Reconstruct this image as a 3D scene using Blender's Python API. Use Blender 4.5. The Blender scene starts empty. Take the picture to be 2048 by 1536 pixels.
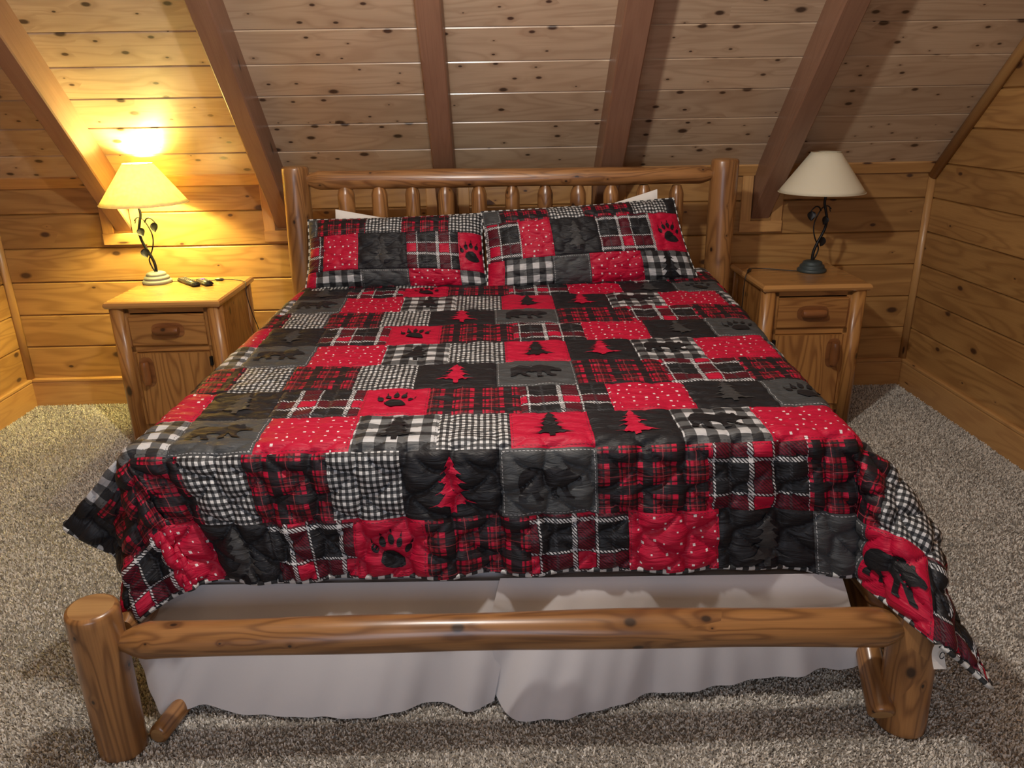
import bpy, bmesh, math, random
import numpy as np
from mathutils import Matrix, Vector

# ------------------------------------------------------------------ camera, world, lights, exposure
SC = bpy.context.scene
COL = SC.collection
PI = math.pi
CAM = dict(c=(-0.0332, -4.2308, 1.6072), yaw=0.0247, pitch=-0.3507, roll=-0.0163, f=1532.4)


def make_camera():
    y, p, r = CAM['yaw'], CAM['pitch'], CAM['roll']
    fw = Vector((math.sin(y) * math.cos(p), math.cos(y) * math.cos(p), math.sin(p)))
    rt = Vector((math.cos(y), -math.sin(y), 0))
    up = rt.cross(fw)
    R_ = rt * math.cos(r) + up * math.sin(r)
    U_ = -rt * math.sin(r) + up * math.cos(r)
    cd = bpy.data.cameras.new('camera')
    cd.sensor_width = 36
    cd.lens = CAM['f'] / 2048 * 36
    cd.clip_start = 0.02
    o = bpy.data.objects.new('camera', cd)
    COL.objects.link(o)
    m = Matrix((R_, U_, -fw)).transposed().to_4x4()
    m.translation = Vector(CAM['c'])
    o.matrix_world = m
    SC.camera = o


make_camera()
w = bpy.data.worlds.new('world')
SC.world = w
w.use_nodes = True
w.node_tree.nodes['Background'].inputs[0].default_value = (0.5, 0.6, 0.8, 1)
w.node_tree.nodes['Background'].inputs[1].default_value = 0.08
SC.view_settings.view_transform = 'Standard'
SC.view_settings.look = 'None'
SC.view_settings.gamma = 1
SC.view_settings.use_curve_mapping = False
SC.view_settings.exposure = 0.0


def point_light(name, loc, energy, col, radius):
    l = bpy.data.lights.new(name, 'POINT')
    l.energy = energy
    l.color = col
    l.shadow_soft_size = radius
    o = bpy.data.objects.new(name, l)
    o.location = loc
    COL.objects.link(o)
    return o


def area_light(name, loc, rot, energy, col, sx, sy):
    l = bpy.data.lights.new(name, 'AREA')
    l.shape = 'RECTANGLE'
    l.size, l.size_y = sx, sy
    l.energy = energy
    l.color = col
    o = bpy.data.objects.new(name, l)
    o.location = loc
    o.rotation_euler = rot
    COL.objects.link(o)
    return o


# pendant bulbs of the ceiling fan in the middle of the room (above and in front of the camera's head)
point_light('ceiling_fan_bulb', (-0.20, -2.62, 2.48), 104, (1.0, 0.95, 0.89), 0.05)
# weak fill light added behind the camera, no actual lamp known there
point_light('room_fill_light', (-0.4, -4.9, 2.3), 8, (1.0, 0.92, 0.84), 0.12)
# daylight from the window behind the camera
area_light('window_daylight', (-0.3, -5.7, 1.25), (PI / 2, 0, 0), 24, (0.72, 0.83, 1.0), 1.6, 1.2)
# bedside bulb (left lamp, lit)
point_light('bedside_bulb', (-1.777, -0.185, 1.298), 70.0, (1.0, 0.84, 0.27), 0.037).data.use_soft_falloff = False

# ------------------------------------------------------------------ measured layout (metres)
XL, XR = -2.70, 2.384
ZK, TH = 1.229, 0.8267           # knee-wall height, roof pitch
PH = 0.1842                      # plank height on the walls
PZ0 = 0.1675                     # top of the baseboard
CP, CZ = 0.1769, 0.0516          # ceiling plank pitch and first groove along the slope
YB = -5.8                        # wall behind the camera
ZF = 2.95                        # flat part of the ceiling
cT, sT = math.cos(TH), math.sin(TH)


# ------------------------------------------------------------------ node helpers
class NB:
    def __init__(self, name):
        self.m = bpy.data.materials.new(name)
        self.m.use_nodes = True
        self.t = self.m.node_tree
        self.t.nodes.clear()
        self.out = self.t.nodes.new('ShaderNodeOutputMaterial')

    def n(self, typ, **kw):
        nd = self.t.nodes.new(typ)
        for k, v in kw.items():
            if k.startswith('i_'):
                key = k[2:]
                key = int(key) if key.isdigit() else key.replace('_', ' ')
                self.set(nd.inputs[key], v)
            else:
                setattr(nd, k, v)
        return nd

    def set(self, sock, v):
        if hasattr(v, 'is_output') or isinstance(v, bpy.types.NodeSocket):
            self.t.links.new(v, sock)
        elif isinstance(v, (tuple, list)) and len(v) == 3 and sock.type == 'RGBA':
            sock.default_value = (*v, 1)
        else:
            sock.default_value = v

    def math(self, op, a, b=0.0, c=0.0, clamp=False):
        nd = self.t.nodes.new('ShaderNodeMath')
        nd.operation = op
        nd.use_clamp = clamp
        for i, v in enumerate((a, b, c)):
            if i < len(nd.inputs):
                self.set(nd.inputs[i], v)
        return nd.outputs[0]

    def sep(self, v):
        nd = self.n('ShaderNodeSeparateXYZ', i_0=v)
        return nd.outputs

    def comb(self, x, y, z=0.0):
        return self.n('ShaderNodeCombineXYZ', i_0=x, i_1=y, i_2=z).outputs[0]

    def mix(self, f, a, b, mode='MIX'):
        nd = self.t.nodes.new('ShaderNodeMix')
        nd.data_type = 'RGBA'
        nd.blend_type = mode
        self.set(nd.inputs[0], f)
        self.set(nd.inputs[6], a)
        self.set(nd.inputs[7], b)
        return nd.outputs[2]

    def noise(self, v, scale, detail=2.0, rough=0.5, dist=0.0, dim='3D'):
        nd = self.t.nodes.new('ShaderNodeTexNoise')
        nd.noise_dimensions = dim
        if v is not None:
            self.set(nd.inputs['Vector'], v)
        nd.inputs['Scale'].default_value = scale
        nd.inputs['Detail'].default_value = detail
        nd.inputs['Roughness'].default_value = rough
        nd.inputs['Distortion'].default_value = dist
        return nd.outputs[0]

    def ramp(self, f, stops, interp='LINEAR'):
        nd = self.t.nodes.new('ShaderNodeValToRGB')
        self.set(nd.inputs[0], f)
        cr = nd.color_ramp
        cr.interpolation = interp
        while len(cr.elements) > 1:
            cr.elements.remove(cr.elements[0])
        for i, (p, c) in enumerate(stops):
            e = cr.elements[0] if i == 0 else cr.elements.new(p)
            e.position = p
            if not isinstance(c, (tuple, list)):
                c = (c, c, c)
            e.color = (*c, 1)
        return nd.outputs[0]

    def bsdf(self, color, rough=0.6, normal=None, spec=0.5, metallic=0.0, coat=0.0, sheen=0.0):
        b = self.t.nodes.new('ShaderNodeBsdfPrincipled')
        self.set(b.inputs['Base Color'], color)
        self.set(b.inputs['Roughness'], rough)
        b.inputs['Specular IOR Level'].default_value = spec
        b.inputs['Metallic'].default_value = metallic
        b.inputs['Coat Weight'].default_value = coat
        b.inputs['Coat Roughness'].default_value = 0.25
        b.inputs['Sheen Weight'].default_value = sheen
        if normal is not None:
            self.set(b.inputs['Normal'], normal)
        self.t.links.new(b.outputs[0], self.out.inputs[0])
        return b

    def bump(self, h, strength=0.3, dist=0.01, normal=None):
        nd = self.t.nodes.new('ShaderNodeBump')
        nd.inputs['Strength'].default_value = strength
        nd.inputs['Distance'].default_value = dist
        self.set(nd.inputs['Height'], h)
        if normal is not None:
            self.set(nd.inputs['Normal'], normal)
        return nd.outputs[0]


def wood(name, base, dark, knot, grain=14.0, knots=0.55, kcell=(5.0, 7.0), rough=0.42, gloss=0.35, ring=0.5, ksize=0.07, vary=0.25):
    """knotty wood; UV = (metres along the grain, metres across); every object gets its own cut of the tree"""
    b = NB(name)
    uv = b.n('ShaderNodeUVMap').outputs[0]
    rnd = b.n('ShaderNodeObjectInfo').outputs['Random']
    s = b.sep(uv)
    ou = b.math('ADD', s[0], b.math('MULTIPLY', rnd, 83.0))
    ov = b.math('ADD', s[1], b.math('MULTIPLY', rnd, 37.0))
    vec = b.comb(ou, ov)
    # knots
    wob = b.noise(vec, 9.0, 2, dim='2D')
    kv = b.comb(b.math('MULTIPLY', ou, kcell[0]), b.math('MULTIPLY', ov, kcell[1]))
    vo = b.n('ShaderNodeTexVoronoi', voronoi_dimensions='2D', i_Vector=kv, i_Scale=1.0, i_Randomness=1.0)
    dist, vcol = vo.outputs['Distance'], vo.outputs['Color']
    vr = b.sep(vcol)
    has = b.math('GREATER_THAN', vr[0], 1 - knots)
    size = b.math('MULTIPLY_ADD', b.math('POWER', vr[1], 2.2), ksize * 1.5, ksize * 0.35)
    dd = b.math('ADD', dist, b.math('MULTIPLY', b.math('SUBTRACT', wob, 0.5), 0.05))
    q = b.math('DIVIDE', dd, size)
    core = b.math('MULTIPLY', has, b.math('SUBTRACT', 1.0, b.math('SMOOTH_MIN', b.math('MAXIMUM', b.math('MULTIPLY_ADD', q, 2.2, -1.2), 0.0), 1.0, 0.1), clamp=True), clamp=True)
    halo = b.math('MULTIPLY', has, b.math('POWER', 2.718, b.math('MULTIPLY', b.math('MULTIPLY', q, q), -0.16)))
    # grain
    gv = b.comb(b.math('MULTIPLY', ou, 0.9), b.math('MULTIPLY', ov, 7.0))
    n1 = b.noise(gv, 1.0, 2.0, 0.5, 0.35, dim='2D')
    ph = b.math('ADD', b.math('MULTIPLY', n1, grain * 3.0), b.math('MULTIPLY', halo, 4.5))
    ringv = b.math('MULTIPLY_ADD', b.math('SINE', ph), 0.5, 0.5)
    ringv = b.math('POWER', ringv, 2.5)
    fine = b.noise(b.comb(b.math('MULTIPLY', ou, 6.0), b.math('MULTIPLY', ov, 220.0)), 1.0, 2.0, 0.6, dim='2D')
    broad = b.noise(b.comb(b.math('MULTIPLY', ou, 1.6), b.math('MULTIPLY', ov, 5.0)), 1.0, 2.0, dim='2D')
    c = b.mix(b.math('MULTIPLY', ringv, ring), base, dark)
    c = b.mix(b.math('MULTIPLY', b.math('SUBTRACT', fine, 0.35, clamp=True), 0.6), c, dark)
    c = b.mix(b.math('MULTIPLY', b.math('SUBTRACT', broad, 0.42, clamp=True), 1.2, clamp=True), c, dark)
    tone = b.math('MULTIPLY_ADD', rnd, vary, 1 - vary * 0.5)
    c = b.mix(1.0, c, b.comb(tone, tone, tone), 'MULTIPLY')
    c = b.mix(b.math('MULTIPLY', halo, 0.6), c, dark)
    c = b.mix(b.math('MULTIPLY', core, 0.93), c, knot)
    h = b.math('MULTIPLY_ADD', fine, 0.35, b.math('MULTIPLY', ringv, -0.25))
    nrm = b.bump(h, 0.18, 0.002)
    rg = b.math('MULTIPLY_ADD', fine, 0.16, rough - 0.08)
    b.bsdf(c, rg, nrm, 0.5, coat=gloss)
    return b.m


def plain(name, color, rough=0.5, spec=0.5, metallic=0.0, coat=0.0, bumpscale=None, bumpstr=0.2):
    b = NB(name)
    tc = b.n('ShaderNodeTexCoord').outputs['Object']
    n1 = b.noise(tc, 30.0, 3)
    c = b.mix(b.math('MULTIPLY', n1, 0.35), color, tuple(v * 0.7 for v in color))
    nrm = b.bump(b.noise(tc, bumpscale, 3), bumpstr, 0.003) if bumpscale else None
    b.bsdf(c, rough, nrm, spec, metallic, coat)
    return b.m


M = {}
PINE = ((0.48, 0.265, 0.088), (0.27, 0.125, 0.038), (0.055, 0.022, 0.012))
M['wall'] = wood('pine_wall', *PINE, knots=0.42, kcell=(4.0, 7.5), ksize=0.085, ring=0.6, rough=0.4, gloss=0.25)
M['ceil'] = wood('pine_ceiling', (0.56, 0.415, 0.275), (0.37, 0.245, 0.15), (0.045, 0.022, 0.014), knots=0.62, kcell=(6.5, 12.0), ksize=0.115, ring=0.45, rough=0.34, gloss=0.8)
M['trim'] = wood('pine_trim', (0.56, 0.31, 0.11), (0.38, 0.18, 0.06), PINE[2], knots=0.25, kcell=(3.0, 14.0), ring=0.4)
M['beam'] = wood('fir_beam', (0.27, 0.145, 0.088), (0.175, 0.085, 0.05), (0.04, 0.02, 0.012), knots=0.16, kcell=(2.2, 6.0), ring=0.28, rough=0.5, gloss=0.15, vary=0.15)
M['log'] = wood('honey_log', (0.36, 0.172, 0.058), (0.105, 0.040, 0.014), (0.022, 0.011, 0.007), grain=26, knots=0.6, kcell=(6.5, 9.0), ksize=0.075, rough=0.33, gloss=0.5, ring=0.62, vary=0.2)
M['log_end'] = wood('log_end_grain', (0.42, 0.24, 0.09), (0.22, 0.10, 0.035), (0.08, 0.04, 0.02), grain=6, knots=0.0, rough=0.55, gloss=0.1, ring=0.6)
M['stand'] = wood('cabinet_pine', (0.48, 0.235, 0.070), (0.22, 0.085, 0.024), (0.035, 0.015, 0.008), grain=20, knots=0.3, kcell=(4.0, 8.0), ksize=0.07, rough=0.36, gloss=0.35, ring=0.75, vary=0.25)
M['stand_top'] = wood('cabinet_top_pine', (0.50, 0.26, 0.085), (0.33, 0.14, 0.04), (0.05, 0.02, 0.01), grain=10, knots=0.2, kcell=(4.0, 8.0), ksize=0.05, rough=0.22, gloss=0.7, ring=0.4)
M['handle'] = wood('dark_handle_wood', (0.27, 0.105, 0.035), (0.14, 0.05, 0.016), (0.03, 0.012, 0.006), knots=0.1, rough=0.35, ring=0.6)


# ------------------------------------------------------------------ mesh helpers
class MB:
    def __init__(self):
        self.v, self.f, self.uv, self.mi = [], [], [], []

    def add(self, verts, faces, uvs, mi=0):
        o = len(self.v)
        self.v += [tuple(p) for p in verts]
        for f, u in zip(faces, uvs):
            self.f.append(tuple(i + o for i in f))
            self.uv.append(u)
            self.mi.append(mi)

    def build(self, name, mats, parent=None, mat=None, smooth=False):
        me = bpy.data.meshes.new(name)
        me.from_pydata(self.v, [], self.f)
        for m_ in (mats if isinstance(mats, (list, tuple)) else [mats]):
            me.materials.append(m_)
        uvl = me.uv_layers.new(name='UVMap')
        flat = [c for fu in self.uv for u in fu for c in u]
        uvl.data.foreach_set('uv', flat)
        me.polygons.foreach_set('material_index', self.mi)
        me.polygons.foreach_set('use_smooth', [smooth] * len(self.f))
        me.update()
        o = bpy.data.objects.new(name, me)
        COL.objects.link(o)
        if parent:
            o.parent = parent
        if mat is not None:
            o.matrix_local = mat
        return o


def prism(mb, prof, x0, x1, axis='x', uoff=0.0, mi=0):
    """extrude a closed 2D profile along an axis; grain runs along it"""
    def P(a, b, x):
        return {'x': (x, a, b), 'y': (a, x, b), 'z': (a, b, x)}[axis]
    n = len(prof)
    vs = [P(a, b, x0) for a, b in prof] + [P(a, b, x1) for a, b in prof]
    area = sum(prof[i][0] * prof[(i + 1) % n][1] - prof[(i + 1) % n][0] * prof[i][1] for i in range(n))
    flip = (area < 0) ^ (axis == 'y')
    fs, us = [], []
    acc = 0.0
    for i in range(n):
        j = (i + 1) % n
        L = math.dist(prof[i], prof[j])
        f = [i, j, n + j, n + i]
        u = [(x0 + uoff, acc), (x0 + uoff, acc + L), (x1 + uoff, acc + L), (x1 + uoff, acc)]
        if flip:
            f.reverse(); u.reverse()
        fs.append(f); us.append(u)
        acc += L
    a = list(range(n))[::-1]
    c = list(range(n, 2 * n))
    ua = [prof[i] for i in a]
    uc = [prof[i - n] for i in c]
    if flip:
        a.reverse(); c.reverse(); ua.reverse(); uc.reverse()
    mb.add(vs, fs + [a, c], us + [ua, uc], mi)


def cbox(mb, lo, hi, axis='x', ch=0.003):
    """chamfered box, grain along axis"""
    ax = 'xyz'.index(axis)
    oth = [i for i in range(3) if i != ax]
    a0, a1 = lo[oth[0]], hi[oth[0]]
    b0, b1 = lo[oth[1]], hi[oth[1]]
    c = min(ch, (a1 - a0) / 3, (b1 - b0) / 3)
    prof = [(a0 + c, b0), (a1 - c, b0), (a1, b0 + c), (a1, b1 - c), (a1 - c, b1), (a0 + c, b1), (a0, b1 - c), (a0, b0 + c)]
    prism(mb, prof, lo[ax], hi[ax], axis)


def frame_of(T, ref):
    T = T / np.linalg.norm(T)
    a = np.cross(T, ref)
    if np.linalg.norm(a) < 1e-3:
        a = np.cross(T, np.array([1.0, 0.3, 0.0]))
    a /= np.linalg.norm(a)
    return T, a, np.cross(T, a)


def tube(mb, pts, rad, seg=16, caps=(True, True), wob=0.0, seed=0, capmi=0, mi=0):
    pts = np.array(pts, float)
    n = len(pts)
    rad = np.array(rad if hasattr(rad, '__len__') else [rad] * n, float)
    rs = np.random.RandomState(seed)
    ph = rs.rand(4) * 6.28
    ref = np.array([0.0, 0.0, 1.0]) if abs(pts[-1] - pts[0])[2] < 0.8 * np.linalg.norm(pts[-1] - pts[0]) else np.array([0.0, 1.0, 0.0])
    vs, L = [], 0.0
    Ls = []
    for i in range(n):
        T = pts[min(i + 1, n - 1)] - pts[max(i - 1, 0)]
        T, a, b_ = frame_of(T, ref)
        if i:
            L += np.linalg.norm(pts[i] - pts[i - 1])
        Ls.append(L)
        for k in range(seg):
            an = 2 * PI * k / seg
            w_ = 1 + wob * (math.sin(2 * an + ph[0] + L * 3) * 0.5 + math.sin(3 * an + ph[1] - L * 5) * 0.35 + math.sin(L * 9 + ph[2]) * 0.5)
            r = rad[i] * w_
            vs.append(pts[i] + (a * math.cos(an) + b_ * math.sin(an)) * r)
    fs, us = [], []
    circ = 2 * PI * max(rad)
    for i in range(n - 1):
        for k in range(seg):
            k2 = (k + 1) % seg
            fs.append([i * seg + k, i * seg + k2, (i + 1) * seg + k2, (i + 1) * seg + k])
            u0, u1 = circ * k / seg, circ * (k + 1) / seg
            us.append([(Ls[i], u0), (Ls[i], u1), (Ls[i + 1], u1), (Ls[i + 1], u0)])
    mb.add(vs, fs, us, mi)
    for e, on in ((0, caps[0]), (n - 1, caps[1])):
        if not on:
            continue
        ring = [vs[e * seg + k] for k in range(seg)]
        an = [2 * PI * k / seg for k in range(seg)]
        idx = list(range(seg)) if e else list(range(seg))[::-1]
        r = rad[e]
        mb.add(ring, [idx], [[(math.cos(an[k]) * r, math.sin(an[k]) * r) for k in idx]], capmi)


def log(name, p0, p1, r0, r1=None, parent=None, n=24, seg=28, wob=0.05, seed=0, tip=(0, 0), cap=0.012, mats=None, tipr=0.45, bend=0.0):
    """a peeled log between two points; tip = length of a tapered tenon at either end; cap = rounded edge"""
    r1 = r0 if r1 is None else r1
    p0, p1 = np.array(p0, float), np.array(p1, float)
    L = np.linalg.norm(p1 - p0)
    st = []
    for e in (0, 1):
        s = []
        if tip[e] > 0:
            s = [(0.0, tipr), (0.25, tipr + (1 - tipr) * 0.30), (0.6, tipr + (1 - tipr) * 0.72), (0.85, 0.95), (1.0, 1.0)]
            s = [(a * tip[e], b) for a, b in s]
        elif cap > 0:
            r = r0 if e == 0 else r1
            s = [(0.0, 1 - cap / r), (cap * 0.3, 1 - cap / r * 0.3), (cap, 1.0)]
        else:
            s = [(0, 1.0)]
        st.append(s)
    rows = [(a, m_) for a, m_ in st[0]]
    a0, a1 = st[0][-1][0], L - st[1][-1][0]
    rows += [(a0 + (a1 - a0) * i / n, 1.0) for i in range(1, n)]
    rows += [(L - a, m_) for a, m_ in st[1][::-1]]
    d = (p1 - p0) / L
    side = np.array([0, 0, 1.0]) if abs(d[2]) < 0.8 else np.array([1.0, 0, 0])
    pts = [p0 + d * a + side * bend * math.sin(PI * a / L) for a, _ in rows]
    rad = [(r0 + (r1 - r0) * a / L) * m_ for a, m_ in rows]
    mb = MB()
    tube(mb, pts, rad, seg, wob=wob, seed=seed, capmi=1)
    o = mb.build(name, mats or [M['log'], M['log_end']], parent, smooth=True)
    me = o.data
    for pl in me.polygons:
        if len(pl.vertices) > 4:
            pl.use_smooth = False
    return o


def thing(name, label, cat, loc=(0, 0, 0), rz=0.0, group=None, kind=None):
    o = bpy.data.objects.new(name, None)
    COL.objects.link(o)
    o.location = loc
    o.rotation_euler = (0, 0, rz)
    tag(o, label, cat, group, kind)
    return o


def tag(o, label=None, cat=None, group=None, kind=None):
    if label: o['label'] = label
    if cat: o['category'] = cat
    if group: o['group'] = group
    if kind: o['kind'] = kind
    return o


def struct(name, label=None, loc=(0, 0, 0)):
    o = bpy.data.objects.new(name, None)
    COL.objects.link(o)
    o.location = loc
    o['kind'] = 'structure'
    if label:
        o['label'] = label
    return o


def smooth01(x):
    x = np.clip(x, 0, 1)
    return x * x * (3 - 2 * x)


# ------------------------------------------------------------------ the room
def build_room():
    # back knee wall
    wb = struct('wall_back', 'knee wall of horizontal knotty pine planks behind the bed')
    g = 0.006
    t = 0.018
    for k in range(6):
        z0 = PZ0 + k * PH
        z1 = min(z0 + PH, ZK)
        mb = MB()
        if k == 0:
            z0 -= 0.025
        prism(mb, [(t, z0), (0.012, z0), (0.002, z0 + 0.0045), (0, z0 + 0.007), (0, z1 - 0.007), (0.002, z1 - 0.0045), (0.012, z1), (t, z1)], XL, XR, 'x')
        mb.build('plank', M['wall'], wb)
    # side walls: planks running along y, cut by the roof line
    for side, X, nm in ((-1, XL, 'wall_left'), (1, XR, 'wall_right')):
        ws = struct(nm, 'side wall of horizontal knotty pine planks, ' + ('left' if side < 0 else 'right') + ' of the bed')
        z0 = PZ0
        while z0 < ZF:
            z1 = min(z0 + PH, ZF)
            y1 = 0.0 if z0 < ZK else -(z0 - ZK) / math.tan(TH) + 0.02
            mb = MB()
            s = side
            zb = z0 - 0.025 if z0 < PZ0 + 0.01 else z0
            prism(mb, [(X + s * t, zb), (X + s * 0.012, zb), (X + s * 0.002, zb + 0.0045), (X, zb + 0.007), (X, z1 - 0.007), (X + s * 0.002, z1 - 0.0045), (X + s * 0.012, z1), (X + s * t, z1)], YB, y1, 'y')
            mb.build('plank', M['wall'], ws)
            z0 = z1
    # wall behind the camera with a window opening
    wf = struct('wall_front', 'pine wall behind the photographer')
    z0 = PZ0
    while z0 < ZF:
        z1 = min(z0 + PH, ZF)
        for xa, xb in (((XL, XR),) if (z1 < 0.9 or z0 > 2.1) else ((XL, -1.1), (0.5, XR))):
            mb = MB()
            prism(mb, [(YB - t, z0), (YB - g, z0), (YB, z0 + g), (YB, z1 - g), (YB - g, z1), (YB - t, z1)], xa, xb, 'x')
            mb.build('plank', M['wall'], wf)
        z0 = z1
    # baseboards with a bead on top
    def base(nm, prof, a0, a1, ax):
        o = struct(nm)
        mb = MB()
        prism(mb, prof, a0, a1, ax)
        mb.build('board', M['trim'], o)
    h = PZ0
    bp = [(0.0, 0.0), (-0.016, 0.0), (-0.016, h - 0.028), (-0.012, h - 0.022), (-0.020, h - 0.017), (-0.020, h - 0.006), (-0.012, h), (0.0, h)]
    base('baseboard_back', bp, XL, XR, 'x')
    base('baseboard_left', [(XL - a, b) for a, b in bp], YB, 0.0, 'y')
    base('baseboard_right', [(XR + a, b) for a, b in bp], YB, 0.0, 'y')
    # sloped ceiling of planks
    ce = struct('ceiling', 'sloping knotty pine plank ceiling over the bed')
    ce.matrix_world = Matrix(((1, 0, 0, 0), (0, -cT, sT, 0), (0, sT, cT, ZK), (0, 0, 0, 1)))  # local y runs up the slope, z out of the room
    smax = (ZF - ZK) / sT
    s0 = CZ - CP
    k = 0
    while s0 < smax:
        a, c = max(s0, 0.0), min(s0 + CP, smax)
        mb = MB()
        prism(mb, [(a, t), (a, 0.003), (a + 0.002, 0), (c - 0.008, 0), (c, 0.010), (c, t)], XL, XR, 'x')
        mb.build('plank', M['ceil'], ce)
        s0 += CP
        k += 1
    # flat part of the ceiling beyond the frame
    yf0 = -smax * cT
    y = yf0
    while y > YB:
        y2 = max(y - 0.2, YB)
        mb = MB()
        prism(mb, [(y, ZF + t), (y, ZF + g), (y - g, ZF), (y2 + g, ZF), (y2, ZF + g), (y2, ZF + t)], XL, XR, 'x')
        mb.build('plank', M['ceil'], ce, mat=ce.matrix_world.inverted())
        y = y2
    # rafters
    rf = []
    for i, (xb, wd) in enumerate(((-2.008, 0.092), (-1.145, 0.092), (-0.258, 0.105), (0.580, 0.118), (1.450, 0.105))):
        o = struct('trim_%d' % (i + 1), 'exposed sloping rafter')
        o['label'] = ['brown rafter at the left above the lit lamp', 'brown rafter left of the headboard', 'brown rafter behind the middle of the headboard', 'brown rafter behind the right half of the headboard', 'brown rafter between headboard and unlit lamp'][i]
        o.matrix_world = ce.matrix_world.copy()
        mb = MB()
        d = 0.16
        cham = 0.006
        x0, x1 = xb - wd / 2, xb + wd / 2
        # along the slope, lower end cut vertically at the wall
        prof = [(x0, 0.0), (x0, -d + cham), (x0 + cham, -d), (x1 - cham, -d), (x1, -d + cham), (x1, 0.0)]
        n = len(prof)
        # lower end: y_world = 0 -> -cT*s + sT*z = 0 -> s = tan*z
        vs = [(a, math.tan(TH) * b, b) for a, b in prof] + [(a, smax + 0.05, b) for a, b in prof]
        fs, us = [], []
        acc = 0
        for i2 in range(n - 1):
            L = math.dist(prof[i2], prof[i2 + 1])
            j = i2 + 1
            fs.append([i2, n + i2, n + j, j])
            us.append([(0, acc), (smax, acc), (smax, acc + L), (0, acc + L)])
            acc += L
        fs += [list(range(n)), list(range(n, 2 * n))[::-1]]
        us += [[(0, 0)] * n, [(0, 0)] * n]
        mb.add(vs, fs, us)
        mb.build('rafter', M['beam'], o)
        rf.append((x0, x1))
    # board boxes around the rafter feet
    zb = 0.993
    for i, (x0, x1) in enumerate(rf):
        o = struct('trim_%d' % (i + 6), 'pine boards framing the foot of a rafter')
        th = 0.02
        sw = 0.055
        for nm_, lo, hi, ax in (('side_board', (x0 - sw - 0.008, -th, zb - 0.068), (x0 - 0.004, 0, ZK - 0.005), 'z'), ('side_board', (x1 + 0.004, -th, zb - 0.068), (x1 + sw + 0.008, 0, ZK - 0.005), 'z')):
            mb = MB(); cbox(mb, lo, hi, ax, 0.003)
            mb.build(nm_, M['trim'], o)
        mb = MB(); cbox(mb, (x0 - sw - 0.009, -th - 0.003, zb - 0.071), (x1 + sw + 0.009, 0, zb - 0.010), 'x', 0.003)
        mb.build('bottom_board', M['trim'], o)
    # crown strip at the junction of wall and slope, between rafters
    o = struct('trim_11', 'narrow pine strip along the junction of wall and sloping ceiling')
    xs = [XL] + [v for p_ in rf for v in p_] + [XR]
    for i in range(0, len(xs), 2):
        mb = MB()
        prism(mb, [(0.0, ZK - 0.004), (-0.017, ZK - 0.004), (-0.052, ZK + 0.048), (-0.052, ZK + 0.060), (0.0, ZK + 0.01)], xs[i], xs[i + 1], 'x')
        mb.build('strip', M['trim'], o)
    # corner trims (rounded)
    for j, (X, s) in enumerate(((XL, 1), (XR, -1))):
        o = struct('trim_%d' % (12 + j), 'rounded corner moulding')
        mb = MB()
        prism(mb, [(X, 0), (X + s * 0.030, 0)] + [(X + s * 0.030 * math.cos(a), -0.030 * math.sin(a)) for a in np.linspace(0.2, PI / 2, 6)], PZ0, ZK, 'z')
        mb.build('moulding', M['trim'], o, smooth=True)
        mb = MB()
        pr = [(X + s * (0.002 + 0.032 * math.sin(a)), -0.030 + -0.032 * math.cos(a) + 0.0) for a in np.linspace(0, PI, 9)]
        pr = [(a_, b_ + 0.012) for a_, b_ in pr]
        prism(mb, pr, -0.01, smax, 'y')
        # profile given as (x, z) in the slope frame, extruded along local y
        mb.build('slope_moulding', M['trim'], o, mat=ce.matrix_world.copy(), smooth=True)


M['carpet'] = None


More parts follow.
